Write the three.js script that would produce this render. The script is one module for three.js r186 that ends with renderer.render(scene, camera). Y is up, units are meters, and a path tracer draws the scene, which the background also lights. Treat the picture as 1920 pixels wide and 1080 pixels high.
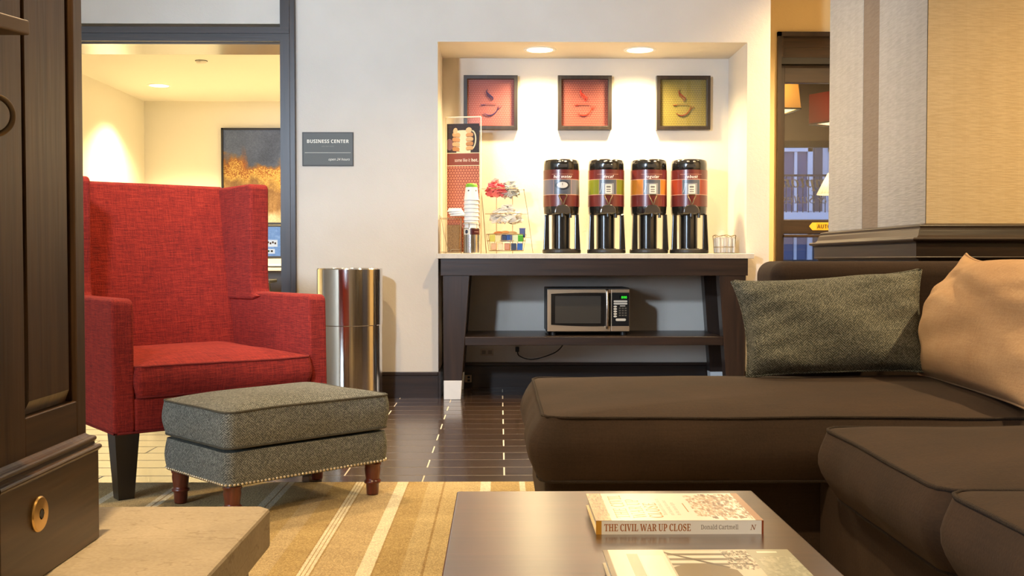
import * as THREE from 'three';
import { RoundedBoxGeometry } from 'three/addons/geometries/RoundedBoxGeometry.js';
import { mergeGeometries } from 'three/addons/utils/BufferGeometryUtils.js';
import { RectAreaLightUniformsLib } from 'three/addons/lights/RectAreaLightUniformsLib.js';

// ───────────── camera, sky, exposure, daylight ─────────────
const scene = new THREE.Scene();
const camera = new THREE.PerspectiveCamera(2 * Math.atan(540 / 1950) * 180 / Math.PI, 1920 / 1080, 0.05, 120);
camera.rotation.order = 'YXZ';
camera.position.set(0, 0.82, 0);
camera.rotation.set(-1.556 * Math.PI / 180, -0.676 * Math.PI / 180, 0);
scene.add(camera);
scene.background = new THREE.Color().setRGB(0.62, 0.86, 1.5);          // blue dusk, seen only through the entrance glass
const renderer = new THREE.WebGLRenderer({ antialias: true });
renderer.toneMapping = THREE.LinearToneMapping;
renderer.toneMappingExposure = 1.0;
renderer.shadowMap.enabled = true;
RectAreaLightUniformsLib.init();
const WARM = [1.0, 0.70, 0.36], WARMER = [1.0, 0.81, 0.45], NICHE = [1.0, 0.78, 0.42], COOL = [0.64, 0.80, 1.0];
const I = { window: 30, strobe: 29, can: 12, niche: 9.5, bc: 26, pendant: 1.6 };

// ───────────── helpers ─────────────
let seed = 7;
const rnd = () => { seed = (seed * 1664525 + 1013904223) >>> 0; return seed / 4294967296; };
const lerp = (a, b, t) => a + (b - a) * t, clamp = (x, a, b) => Math.min(b, Math.max(a, x)), R = Math.PI / 180;
function uvBox(g) {                                  // non-indexed, uv in metres by the dominant axis of each face
  g = g.index ? g.toNonIndexed() : g;
  for (const k of Object.keys(g.attributes)) if (!['position', 'normal', 'uv'].includes(k)) g.deleteAttribute(k);
  const p = g.attributes.position, n = p.count, uv = new Float32Array(n * 2), a = new THREE.Vector3(), b = new THREE.Vector3(), c = new THREE.Vector3();
  for (let i = 0; i < n; i += 3) {
    a.fromBufferAttribute(p, i); b.fromBufferAttribute(p, i + 1); c.fromBufferAttribute(p, i + 2);
    const q = b.clone().sub(a).cross(c.clone().sub(a)); const x = Math.abs(q.x), y = Math.abs(q.y), z = Math.abs(q.z);
    for (let k = 0; k < 3; k++) {
      const px = p.getX(i + k), py = p.getY(i + k), pz = p.getZ(i + k);
      const [u, v] = x > y && x > z ? [pz, py] : y > z ? [px, pz] : [px, py];
      uv[(i + k) * 2] = u; uv[(i + k) * 2 + 1] = v;
    }
  }
  g.setAttribute('uv', new THREE.BufferAttribute(uv, 2));
  return g;
}
function plain(g) {                                  // keeps the geometry's own uv
  g = g.index ? g.toNonIndexed() : g;
  for (const k of Object.keys(g.attributes)) if (!['position', 'normal', 'uv'].includes(k)) g.deleteAttribute(k);
  return g;
}
const join = (gs, keep) => { gs = (Array.isArray(gs) ? gs.flat(3) : [gs]).map((g) => (keep ? plain(g) : uvBox(g))); return gs.length > 1 ? mergeGeometries(gs) : gs[0]; };
function bx(x0, x1, y0, y1, z0, z1, r = 0, seg = 2) {
  const w = Math.abs(x1 - x0), h = Math.abs(y1 - y0), d = Math.abs(z1 - z0);
  const g = r > 0 ? new RoundedBoxGeometry(w, h, d, seg, Math.min(r, w / 2.01, h / 2.01, d / 2.01)) : new THREE.BoxGeometry(w, h, d);
  return g.translate((x0 + x1) / 2, (y0 + y1) / 2, (z0 + z1) / 2);
}
const V = (x, y, z) => new THREE.Vector3(x, y, z);
function tube(pts, r, seg = 24, rs = 6, closed = false, tension = 0.5) {
  const c = new THREE.CatmullRomCurve3(pts.map((p) => (p.isVector3 ? p : V(...p))), closed, 'catmullrom', tension);
  return new THREE.TubeGeometry(c, seg, r, rs, closed);
}
function rod(a, b, r, rs = 8, r2 = r) {
  const A = V(...a), B = V(...b), L = A.distanceTo(B);
  const g = new THREE.CylinderGeometry(r2, r, L, rs);
  g.applyQuaternion(new THREE.Quaternion().setFromUnitVectors(V(0, 1, 0), B.clone().sub(A).normalize()));
  return g.translate((A.x + B.x) / 2, (A.y + B.y) / 2, (A.z + B.z) / 2);
}
const lathe = (pts, x = 0, y = 0, z = 0, seg = 36) => new THREE.LatheGeometry(pts.map((p) => new THREE.Vector2(p[0], p[1])), seg).translate(x, y, z);
function hardLathe(pts, x = 0, y = 0, z = 0, seg = 36) {   // creases between the profile's pieces
  const gs = [];
  for (let i = 0; i + 1 < pts.length; i++) gs.push(lathe([pts[i], pts[i + 1]], x, y, z, seg));
  return gs;
}
function shapeOf(pts, r = 0) {                      // polygon with rounded corners; a point may carry its own radius
  const s = new THREE.Shape(), n = pts.length;
  for (let i = 0; i < n; i++) {
    const p = pts[i], a = pts[(i + n - 1) % n], b = pts[(i + 1) % n], rr = p[2] ?? r;
    const da = Math.hypot(a[0] - p[0], a[1] - p[1]), db = Math.hypot(b[0] - p[0], b[1] - p[1]), k = Math.min(rr, da / 2, db / 2);
    const s0 = [p[0] + (a[0] - p[0]) / da * k, p[1] + (a[1] - p[1]) / da * k], s1 = [p[0] + (b[0] - p[0]) / db * k, p[1] + (b[1] - p[1]) / db * k];
    if (i) s.lineTo(...s0); else s.moveTo(...s0);
    if (k > 0) s.quadraticCurveTo(p[0], p[1], ...s1);
  }
  s.closePath();
  return s;
}
function extr(shape, depth, bevel = 0, seg = 3, curve = 8) {
  return new THREE.ExtrudeGeometry(shape, { depth: depth - 2 * bevel, bevelEnabled: bevel > 0, bevelThickness: bevel, bevelSize: bevel, bevelOffset: -bevel, bevelSegments: seg, curveSegments: curve }).translate(0, 0, bevel);
}
const used = {};
const numbered = (n) => { const k = used[n] = (used[n] ?? -1) + 1; return k ? `${n}_${String(k).padStart(3, '0')}` : n; };
function shadows(o) { o.castShadow = o.receiveShadow = true; return o; }
function tag(o, label, category, group) { o.userData.label = label; o.userData.category = category; if (group) o.userData.group = group; return o; }
function thing(name, label, category, [x, y, z], turn = 0, group) {
  const o = new THREE.Group(); o.name = numbered(name); o.position.set(x, y, z); o.rotation.y = turn; scene.add(o);
  return tag(o, label, category, group);
}
function part(parent, name, gs, m, opt = {}) {        // geometry in the parent's own axes
  const o = shadows(new THREE.Mesh(join(gs, opt.keep), m)); o.name = name; parent.add(o);
  if (opt.label) o.userData.label = opt.label;
  if (opt.stuff) o.userData.kind = 'stuff';
  return o;
}
function wpart(parent, name, gs, m, opt = {}) {       // geometry in world axes, parent not turned
  const p = V(0, 0, 0); for (let q = parent; q && q !== scene; q = q.parent) p.add(q.position);
  const o = part(parent, name, gs, m, opt); o.geometry.translate(-p.x, -p.y, -p.z); return o;
}
function single(name, gs, m, label, category, opt = {}) {
  const o = shadows(new THREE.Mesh(join(gs, opt.keep), m)); o.name = numbered(name); scene.add(o);
  if (opt.stuff) o.userData.kind = 'stuff';
  return tag(o, label, category, opt.group);
}
function struct(name, gs, m, parent = scene, keep = false) {
  const o = shadows(new THREE.Mesh(join(gs, keep), m)); o.name = name; parent.add(o); if (parent === scene) o.userData.kind = 'structure'; return o;
}
function structGroup(name, pos = [0, 0, 0]) { const o = new THREE.Group(); o.name = name; o.position.set(...pos); o.userData.kind = 'structure'; scene.add(o); return o; }
function copyOf(o, [x, y, z], turn, label) {
  const c = o.clone(); c.name = numbered(o.name.replace(/_\d{3}$/, '')); c.userData = { ...o.userData }; c.position.set(x, y, z); if (turn !== undefined) c.rotation.y = turn;
  if (label) c.userData.label = label; scene.add(c); return c;
}

// ───────────── textures ─────────────
function lattice(n, cells, sd) {                    // tileable value noise, 0..1
  let s = sd * 7919 + 13; const rr = () => { s = (s * 1664525 + 1013904223) >>> 0; return s / 4294967296; };
  const [cx, cy] = Array.isArray(cells) ? cells : [cells, cells], L = Float32Array.from({ length: cx * cy }, rr), out = new Float32Array(n * n);
  for (let y = 0; y < n; y++) for (let x = 0; x < n; x++) {
    const fx = x / n * cx, fy = y / n * cy, x0 = Math.floor(fx), y0 = Math.floor(fy); let tx = fx - x0, ty = fy - y0; tx = tx * tx * (3 - 2 * tx); ty = ty * ty * (3 - 2 * ty);
    const x1 = (x0 + 1) % cx, y1 = (y0 + 1) % cy;
    out[y * n + x] = lerp(lerp(L[y0 * cx + x0], L[y0 * cx + x1], tx), lerp(L[y1 * cx + x0], L[y1 * cx + x1], tx), ty);
  }
  return out;
}
function fbm(n, cells, oct, sd) {
  const out = new Float32Array(n * n); let amp = 1, tot = 0; let [cx, cy] = Array.isArray(cells) ? cells : [cells, cells];
  for (let o = 0; o < oct; o++) { const a = lattice(n, [Math.min(cx, n), Math.min(cy, n)], sd + o * 31); for (let i = 0; i < out.length; i++) out[i] += a[i] * amp; tot += amp; amp *= 0.55; cx *= 2; cy *= 2; }
  for (let i = 0; i < out.length; i++) out[i] /= tot;
  return out;
}
function tex(n, metres, fn, srgb = true) {           // fn(x, y, i) -> [r, g, b] 0..255
  const d = new Uint8Array(n * n * 4);
  for (let y = 0, i = 0; y < n; y++) for (let x = 0; x < n; x++, i++) { const c = fn(x, y, i); for (let k = 0; k < 3; k++) d[i * 4 + k] = clamp(Array.isArray(c) ? c[k] : c, 0, 255); d[i * 4 + 3] = 255; }
  const t = new THREE.DataTexture(d, n, n); t.wrapS = t.wrapT = THREE.RepeatWrapping; t.magFilter = THREE.LinearFilter; t.minFilter = THREE.LinearFilter;
  if (srgb) t.colorSpace = THREE.SRGBColorSpace;
  const [mx, my] = Array.isArray(metres) ? metres : [metres, metres]; t.repeat.set(1 / mx, 1 / my); t.needsUpdate = true; return t;
}
function canvasTex(w, h, draw, srgb = true) {
  const c = document.createElement('canvas'); c.width = w; c.height = h; const g = c.getContext('2d'); draw(g, w, h);
  const t = new THREE.CanvasTexture(c); t.magFilter = THREE.LinearFilter; if (srgb) t.colorSpace = THREE.SRGBColorSpace; return t;
}
const mixc = (a, b, t) => [lerp(a[0], b[0], t), lerp(a[1], b[1], t), lerp(a[2], b[2], t)];
const std = (o) => new THREE.MeshStandardMaterial(o), phy = (o) => new THREE.MeshPhysicalMaterial(o);

function woodMat(dark, light, rough, { along = 'v', size = 0.8, coat = 0.3, sd = 3 } = {}) {
  const n = 256, a = along === 'v' ? fbm(n, [40, 2], 4, sd) : fbm(n, [2, 40], 4, sd), b = fbm(n, along === 'v' ? [90, 5] : [5, 90], 2, sd + 5);
  const map = tex(n, size, (x, y, i) => mixc(dark, light, clamp((a[i] * 0.65 + b[i] * 0.35 - 0.25) * 1.9, 0, 1)));
  return phy({ map, roughness: rough, clearcoat: coat, clearcoatRoughness: 0.28, bumpMap: tex(n, size, (x, y, i) => b[i] * 255, false), bumpScale: 0.0003 });
}
const espressoV = woodMat([34, 22, 15], [57, 38, 26], 0.42, { sd: 3 });
const espressoH = woodMat([34, 22, 15], [57, 38, 26], 0.42, { along: 'h', sd: 4 });
const mantelV = woodMat([54, 37, 23], [84, 60, 38], 0.40, { size: 0.5, sd: 6, coat: 0.25 });
const mantelH = woodMat([54, 37, 23], [84, 60, 38], 0.40, { along: 'h', size: 0.5, sd: 8, coat: 0.25 });
const tableTopMat = woodMat([48, 31, 19], [74, 50, 32], 0.24, { along: 'h', size: 0.5, sd: 9, coat: 1 });
tableTopMat.ior = 2.0;
const mahogany = woodMat([82, 30, 18], [118, 50, 28], 0.3, { size: 0.3, sd: 11, coat: 0.5 });
const darkLeg = woodMat([20, 13, 10], [34, 22, 16], 0.35, { sd: 14, coat: 0.4 });
const nearBlack = std({ color: new THREE.Color().setRGB(0.012, 0.01, 0.009), roughness: 0.4 });

const wallBump = (() => { const a = fbm(256, 24, 3, 21), b = lattice(256, 128, 22); return tex(256, 0.35, (x, y, i) => (a[i] * 0.6 + b[i] * 0.4) * 255, false); })();
const wallPaint = (() => { const a = fbm(256, 6, 4, 41); return std({ map: tex(256, 1.3, (x, y, i) => mixc([218, 209, 196], [227, 219, 207], a[i])), roughness: 0.85, bumpMap: wallBump, bumpScale: 0.0006 }); })();
const creamPaint = std({ color: new THREE.Color().setRGB(0.78, 0.73, 0.62), roughness: 0.9, bumpMap: wallBump, bumpScale: 0.0004 });
const ceilPaint = std({ color: new THREE.Color().setRGB(0.80, 0.77, 0.70), roughness: 0.95 });
const goldPaint = std({ color: new THREE.Color().setRGB(0.80, 0.62, 0.32), roughness: 0.85, bumpMap: wallBump, bumpScale: 0.0005 });
const greyPaint = std({ color: new THREE.Color().setRGB(0.34, 0.29, 0.23), roughness: 0.9 });
function paperMat(lo, hi, metal, rough, sd, tall) {       // wallcovering embossed with short horizontal strokes
  const n = 512, a = lattice(n, tall ? [24, 170] : [20, 140], sd), b = fbm(n, 5, 3, sd + 3), c = lattice(n, 256, sd + 9);
  const col = new Float32Array(n); for (let x = 0; x < n; x++) col[x] = (Math.floor(x / n * 12) % 2) * 0.10;
  const f = (x, y, i) => clamp(a[i] * 0.55 + b[i] * 0.2 + c[i] * 0.15 + col[x], 0, 1);
  return phy({ map: tex(n, 0.6, (x, y, i) => mixc(lo, hi, f(x, y, i))), bumpMap: tex(n, 0.6, (x, y, i) => a[i] * 200 + c[i] * 55, false), bumpScale: 0.0006, roughness: rough, metalness: metal });
}
const silverPaper = paperMat([166, 163, 158], [194, 191, 186], 0.15, 0.5, 51, false);
const taupePaper = paperMat([128, 112, 97], [146, 130, 114], 0.1, 0.6, 57, false);
const goldPaper = paperMat([224, 196, 146], [244, 220, 174], 0.05, 0.6, 61, true);

function fabric(cols, metres, sd, style, rough = 0.95, sheen = 0.3, bump = 0.0012) {
  const n = 512, big = fbm(n, 5, 3, sd), fine = lattice(n, 256, sd + 3), fine2 = lattice(n, 170, sd + 4), slubH = fbm(n, [14, 220], 2, sd + 1), slubV = fbm(n, [220, 14], 2, sd + 2);
  const val = new Float32Array(n * n);
  for (let y = 0, i = 0; y < n; y++) for (let x = 0; x < n; x++, i++) {
    let v;
    if (style === 'slub') v = slubH[i] * 0.42 + slubV[i] * 0.32 + fine[i] * 0.2 + big[i] * 0.1;
    else if (style === 'twill') { const d = ((x + y * (Math.floor(x / 16) % 2 ? 1 : -1) + 2048) % 8) / 8; v = (d < 0.5 ? 0.62 : 0.34) * 0.75 + fine2[i] * 0.3 + big[i] * 0.05 - 0.05; }
    else v = fine[i] * 0.22 + big[i] * 0.45 + slubH[i] * 0.2 + slubV[i] * 0.12;
    val[i] = clamp((v - 0.5) * (style === 'nap' ? 1.6 : 2.3) + 0.5, 0, 1);
  }
  const pick = (v, i) => { const k = v * (cols.length - 1), j = Math.min(cols.length - 2, Math.floor(k)); return mixc(cols[j], cols[j + 1], k - j); };
  return phy({ map: tex(n, metres, (x, y, i) => pick(val[i], i)), bumpMap: tex(n, metres, (x, y, i) => val[i] * 255, false), bumpScale: bump, roughness: rough, sheen, sheenRoughness: 0.6, sheenColor: new THREE.Color().setRGB(...mixc(cols[0], cols[cols.length - 1], 0.7).map((c) => Math.pow(c / 255, 2.2))) });
}
const redCloth = fabric([[104, 18, 10], [138, 28, 16], [164, 46, 28]], 0.42, 71, 'slub', 0.95, 0.08);
const redPipe = fabric([[104, 20, 13], [138, 33, 22]], 0.3, 73, 'slub');
const tweed = fabric([[62, 64, 59], [112, 113, 105], [162, 162, 150]], 0.5, 81, 'twill', 0.95, 0.25, 0.0016);
const tweedPipe = fabric([[58, 56, 48], [96, 92, 78]], 0.2, 83, 'slub');
const tealTweed = fabric([[62, 67, 63], [106, 109, 101], [158, 159, 148]], 0.5, 85, 'twill', 0.95, 0.25, 0.0014);
const brownCloth = fabric([[41, 28, 18], [53, 37, 25], [63, 45, 31]], 0.7, 91, 'nap', 0.9, 0.25, 0.0007);
const brownPipe = fabric([[34, 25, 19], [48, 36, 27]], 0.3, 93, 'slub');
const tanCloth = fabric([[176, 140, 104], [194, 158, 120], [206, 172, 134]], 0.6, 95, 'nap', 0.8, 0.5, 0.0006);

const steel = phy({ color: new THREE.Color().setRGB(0.72, 0.69, 0.65), metalness: 1, roughness: 0.16, anisotropy: 0.8, anisotropyRotation: Math.PI / 2 });
const steelPlain = std({ color: new THREE.Color().setRGB(0.72, 0.69, 0.64), metalness: 1, roughness: 0.25 });
const bronzeMetal = std({ color: new THREE.Color().setRGB(0.16, 0.11, 0.065), metalness: 0.7, roughness: 0.38 });
const brass = std({ color: new THREE.Color().setRGB(0.78, 0.50, 0.18), metalness: 1, roughness: 0.28 });
const wireMetal = std({ color: new THREE.Color().setRGB(0.42, 0.33, 0.20), metalness: 1, roughness: 0.35 });
const paleMetal = std({ color: new THREE.Color().setRGB(0.85, 0.74, 0.55), metalness: 0.9, roughness: 0.3 });
const blackGloss = phy({ color: new THREE.Color().setRGB(0.012, 0.011, 0.01), roughness: 0.18, clearcoat: 0.6, clearcoatRoughness: 0.1 });
const blackPlastic = std({ color: new THREE.Color().setRGB(0.018, 0.016, 0.014), roughness: 0.45 });
const whitePlastic = std({ color: new THREE.Color().setRGB(0.82, 0.81, 0.78), roughness: 0.45 });
const paper = std({ color: new THREE.Color().setRGB(0.84, 0.82, 0.76), roughness: 0.8 });
const paneGlass = phy({ color: 0xffffff, transmission: 1, roughness: 0.01, thickness: 0, ior: 1.45 });
const acrylic = phy({ color: 0xffffff, transmission: 1, roughness: 0.03, thickness: 0, ior: 1.4 });
const glow = (rgb, k) => std({ color: 0x111111, emissive: new THREE.Color().setRGB(...rgb), emissiveIntensity: k });

// ───────────── structure ─────────────
const ZW = -6.187, ZN = -6.695, CEIL = 2.78, NL = -0.366, NR = 1.469, NT = 2.108, XC = 1.606, DL = -3.02, DR = -1.245, DT = 2.11;
// floor: slab with porcelain planks laid on it
const grout = std({ color: new THREE.Color().setRGB(0.62, 0.56, 0.47), roughness: 0.85 });
const floor = struct('floor', [bx(-6.3, 4.2, -0.12, -0.0012, 3.3, -12.2)], grout);
{
  const variants = [0, 1, 2, 3].map((k) => {
    const n = 256, a = fbm(n, [3, 34], 4, 101 + k * 7), b = lattice(n, [8, 128], 131 + k);
    const map = tex(n, 0.62, (x, y, i) => mixc([50, 36, 27], [84, 64, 50], clamp(a[i] * 0.7 + b[i] * 0.35 - 0.1 + (k - 1.5) * 0.05, 0, 1)));
    map.offset.set(0.13 * k, 0.29 * k);
    return phy({ map, roughness: 0.26, bumpMap: tex(n, 0.62, (x, y, i) => (a[i] * 0.5 + b[i] * 0.5) * 255, false), bumpScale: 0.0003, clearcoat: 0.6, clearcoatRoughness: 0.12 });
  });
  const L = 0.608, D = 0.1552, gap = 0.0055, rows = [];
  const shared = uvBox(bx(-L / 2 + gap / 2, L / 2 - gap / 2, -0.008, 0, -D / 2 + gap / 2, D / 2 - gap / 2, 0.0015, 1));
  const far = [];
  for (let r = -8; r < 29; r++) {
    const zc = -3.94 + D / 2 - r * D, off = ((r % 2) + 2) % 2 ? 0.017 : 0.017 + L / 2;
    for (let k = -7; k < 6; k++) {
      const xc = off + k * L + L / 2;
      if (zc < -6.62 && xc < 1.4 && xc > -3.2 ) { if (zc > -6.72 && xc > NL + .3 && xc < NR - .3) { /* niche floor */ } else continue; }
      const seen = zc > -6.72 && zc < -3.62 && xc > -2.75 && xc < 1.75;
      if (seen) { const m = shadows(new THREE.Mesh(shared, variants[Math.floor(rnd() * 4)])); m.name = 'floor_tile'; m.position.set(xc, 0, zc); floor.add(m); }
      else if (zc < -3.2 && xc > -3.6 && xc < 3.6) far.push(shared.clone().translate(xc, 0, zc));
    }
  }
  const m = shadows(new THREE.Mesh(mergeGeometries(far), variants[1])); m.name = 'floor_tiles_beyond'; m.userData.kind = 'stuff'; floor.add(m);
}
struct('ceiling', [bx(-6.3, 4.2, CEIL, CEIL + 0.15, 3.3, -12.2)], ceilPaint);
struct('wall_back', [
  bx(-6.2, DL, 0, CEIL, ZW, -6.526), bx(DL, DR, DT + 0.1, CEIL, ZW, -6.526), bx(DR, NL, 0, CEIL, ZW, ZN - 0.12), bx(NL, NR, NT, CEIL, ZW, ZN - 0.12),
  bx(NR, XC, 0, CEIL, ZW, -7.1), bx(NL, NR, 0, NT, ZN, ZN - 0.12)], wallPaint);
struct('wall_left', [bx(-6.35, -6.2, 0, CEIL, 3.3, -6.5)], wallPaint);
struct('wall_right', [bx(3.9, 4.05, 0, CEIL, 3.3, -12.2)], goldPaint);
// pillar with its wallcoverings and wainscot
const pillar = structGroup('wall_pillar', [1.6, 0, -3.9]);
wpart(pillar, 'wall_core', [bx(1.604, 3.9, 0, CEIL, -3.904, -5.05)], wallPaint);
wpart(pillar, 'silver_wallcovering', [bx(1.6, 1.604, 0.9, CEIL, -3.9, -4.39)], silverPaper);
wpart(pillar, 'taupe_wallcovering', [bx(1.601, 1.604, 0.9, CEIL, -4.39, -4.583)], taupePaper);
wpart(pillar, 'silver_wallcovering', [bx(1.6, 1.604, 0.9, CEIL, -4.583, -5.05)], silverPaper);
wpart(pillar, 'gold_wallcovering', [bx(1.602, 3.9, 0.9, CEIL, -3.9, -3.904)], goldPaper);
function moulding(profile, nodes) {                   // nodes: [x, z, outward x, outward z]
  const pos = [], nor = [];
  for (let i = 0; i + 1 < nodes.length; i++) for (let k = 0; k + 1 < profile.length; k++) {
    const P = (n, q) => V(nodes[n][0] + nodes[n][2] * profile[q][0], profile[q][1], nodes[n][1] + nodes[n][3] * profile[q][0]);
    const a = P(i, k), b = P(i, k + 1), c = P(i + 1, k), d = P(i + 1, k + 1), nn = b.clone().sub(a).cross(c.clone().sub(a)).normalize();
    for (const v of [a, b, c, b, d, c]) { pos.push(v.x, v.y, v.z); nor.push(nn.x, nn.y, nn.z); }
  }
  const g = new THREE.BufferGeometry(); g.setAttribute('position', new THREE.Float32BufferAttribute(pos, 3)); g.setAttribute('normal', new THREE.Float32BufferAttribute(nor, 3)); return g;
}
const arcP = (cx, cy, r, a0, a1, n = 6) => Array.from({ length: n + 1 }, (_, i) => [cx + r * Math.cos(lerp(a0, a1, i / n) * R), cy + r * Math.sin(lerp(a0, a1, i / n) * R)]);
{
  const nodes = [[3.85, -3.9, 0, 1], [1.6, -3.9, -1, 1], [1.6, -5.05, -1, -1], [3.85, -5.05, 0, -1]];
  const w = structGroup('trim_1', [1.6, 0, -3.9]);
  wpart(w, 'wainscot_cap', [moulding([[0, 0.957], [0.026, 0.951], ...arcP(0.026, 0.946, 0.005, 90, -20), [0.03, 0.938], [0.036, 0.932], [0.042, 0.912], [0.05, 0.903], [0.062, 0.902], ...arcP(0.066, 0.896, 0.007, 80, -90), [0.056, 0.886], [0.054, 0.88], [0.053, 0.832], ...arcP(0.049, 0.829, 0.005, 10, -80), [0.038, 0.82], [0.036, 0.806], [0.022, 0.794], [0, 0.79]], nodes)], espressoH);
  wpart(w, 'wainscot_panel', [moulding([[0.012, 0.8], [0.012, 0.12]], nodes)], espressoV);
  wpart(w, 'plinth', [moulding([[0.012, 0.15], [0.022, 0.14], [0.024, 0.0]], nodes)], espressoH);
}
// baseboards
function baseboard(name, gs) { struct(name, gs, espressoH); }
const bb = (x0, x1, z, h = 0.153) => [bx(x0, x1, 0, h - 0.022, z, z + 0.018), bx(x0, x1, h - 0.022, h, z, z + 0.012, 0.004)];
baseboard('baseboard_back', [bb(-1.2, NL, ZW), bb(NR, XC, ZW)]);
baseboard('baseboard_niche', [bb(NL, NR, ZN, 0.158), bx(NL, NL + 0.014, 0, 0.155, ZW + 0.01, ZN + .018), bx(NR - 0.014, NR, 0, 0.155, ZW + 0.01, ZN + .018)]);

// doorway to the business centre: stepped dark casing, lined head and jambs, upright running on above
const d1 = structGroup('door_1', [DR, 0, ZW]);
wpart(d1, 'casing', [bx(-1.293, -1.236, 0, 2.149, ZW - 0.03, ZW + 0.018)], espressoV);
wpart(d1, 'casing', [bx(-1.236, -1.202, 0, CEIL - 0.001, ZW - 0.02, ZW + 0.03, 0.004)], espressoV);
wpart(d1, 'casing', [bx(DL - 0.06, DL + 0.03, 0, 2.105, ZW - 0.03, ZW + 0.018)], espressoV);
wpart(d1, 'head_casing', [bx(DL - 0.06, -1.293, 2.105, 2.149, ZW - 0.03, ZW + 0.018), bx(DL - 0.06, -1.236, 2.149, 2.186, ZW - 0.02, ZW + 0.03)], espressoH);
wpart(d1, 'upright', [bx(-1.293, -1.236, 2.186, CEIL - 0.001, ZW - 0.02, ZW + 0.014)], espressoV);
wpart(d1, 'head_lining', [bx(DL, -1.26, 2.096, 2.12, ZW - 0.03, -6.53)], phy({ color: new THREE.Color().setRGB(0.10, 0.07, 0.045), roughness: 0.22, clearcoat: 0.6, clearcoatRoughness: 0.15 }));
wpart(d1, 'jamb_lining', [bx(-1.275, -1.24, 0, 2.1, ZW - 0.03, -6.53)], espressoV);

// business centre beyond
const BCY = 2.3, BZ = -9.803, BL = -3.324;
struct('wall_business_back', [bx(BL - 0.1, -0.5, 0, BCY, BZ, BZ - 0.12)], creamPaint);
struct('wall_business_left', [bx(BL - 0.12, BL, 0, BCY, -6.526, BZ)], creamPaint);
struct('wall_business_right', [bx(-0.7, -0.58, 0, BCY, -6.82, BZ)], creamPaint);
struct('ceiling_business', [bx(BL - 0.1, -0.58, BCY, BCY + 0.1, -6.5, BZ - 0.1)], creamPaint);

// front wall behind the viewer with its window, and the island fireplace on the left
const FW = 3.0;
struct('wall_front', [bx(-6.3, -5.3, 0, CEIL, FW, FW + 0.2), bx(-3.5, 4, 0, CEIL, FW, FW + 0.2), bx(-5.3, -3.5, 0, 0.9, FW, FW + 0.2), bx(-5.3, -3.5, 2.5, CEIL, FW, FW + 0.2)], wallPaint);
{
  const w = structGroup('window_1', [-4.4, 0.9, FW]);
  wpart(w, 'window_frame', [bx(-5.3, -5.23, 0.9, 2.5, FW - 0.01, FW + 0.08), bx(-3.57, -3.5, 0.9, 2.5, FW - 0.01, FW + 0.08), bx(-5.23, -3.57, 0.9, 0.97, FW - 0.01, FW + 0.08), bx(-5.23, -3.57, 2.43, 2.5, FW - 0.01, FW + 0.08), bx(-4.425, -4.375, 0.97, 2.43, FW, FW + 0.07)], espressoV);
  for (const [p, q] of [[-5.23, -4.425], [-4.375, -3.57]]) wpart(w, 'window_pane', [bx(p, q, 0.97, 2.43, FW + 0.04, FW + 0.05)], glow(COOL, 3));
  const l = new THREE.RectAreaLight(new THREE.Color().setRGB(...COOL), I.window, 1.66, 1.46); l.position.set(0, 0.8, -0.03); w.add(l);
}

// door wall on the right, entrance beyond
const DZ = -7.0;
struct('wall_entrance', [bx(1.5, 1.86, 0, CEIL, DZ, DZ - 0.15), bx(1.86, 3.9, 2.344, CEIL, DZ, DZ - 0.15)], goldPaint);
const d2 = structGroup('door_2', [1.86, 0, DZ]);
wpart(d2, 'door_frame', [bx(1.86, 1.885, 0, 2.344, DZ - 0.1, DZ + 0.03), bx(1.86, 3.8, 2.315, 2.344, DZ - 0.1, DZ + 0.03)], espressoV);
wpart(d2, 'transom_panel', [bx(1.905, 3.8, 2.175, 2.315, DZ - 0.1, DZ - 0.045), bx(1.885, 1.905, 2.16, 2.315, DZ - 0.09, DZ + 0.0), bx(1.9, 3.8, 2.255, 2.262, DZ - 0.05, DZ - 0.04)], mantelH);
wpart(d2, 'transom_rail', [bx(1.885, 3.8, 2.13, 2.175, DZ - 0.1, DZ + 0.015, 0.004)], nearBlack);
wpart(d2, 'door_stile', [bx(1.87, 1.922, 0, 2.13, DZ - 0.07, DZ - 0.02, 0.003)], espressoV);
wpart(d2, 'top_rail', [bx(1.915, 3.8, 2.012, 2.13, DZ - 0.07, DZ - 0.022, 0.003)], espressoH);
wpart(d2, 'mid_rail', [bx(1.915, 3.8, 0.995, 1.09, DZ - 0.07, DZ - 0.02, 0.003), bx(1.915, 3.8, 0.972, 0.99, DZ - 0.07, DZ + 0.0, 0.004)], espressoH);
wpart(d2, 'bottom_rail', [bx(1.915, 3.8, 0.0, 0.25, DZ - 0.07, DZ - 0.02, 0.003)], espressoH);
wpart(d2, 'glass_pane', [bx(1.915, 3.8, 1.085, 2.016, DZ - 0.048, DZ - 0.042)], paneGlass);
wpart(d2, 'glass_pane', [bx(1.915, 3.8, 0.24, 0.98, DZ - 0.048, DZ - 0.042)], paneGlass);
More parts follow.
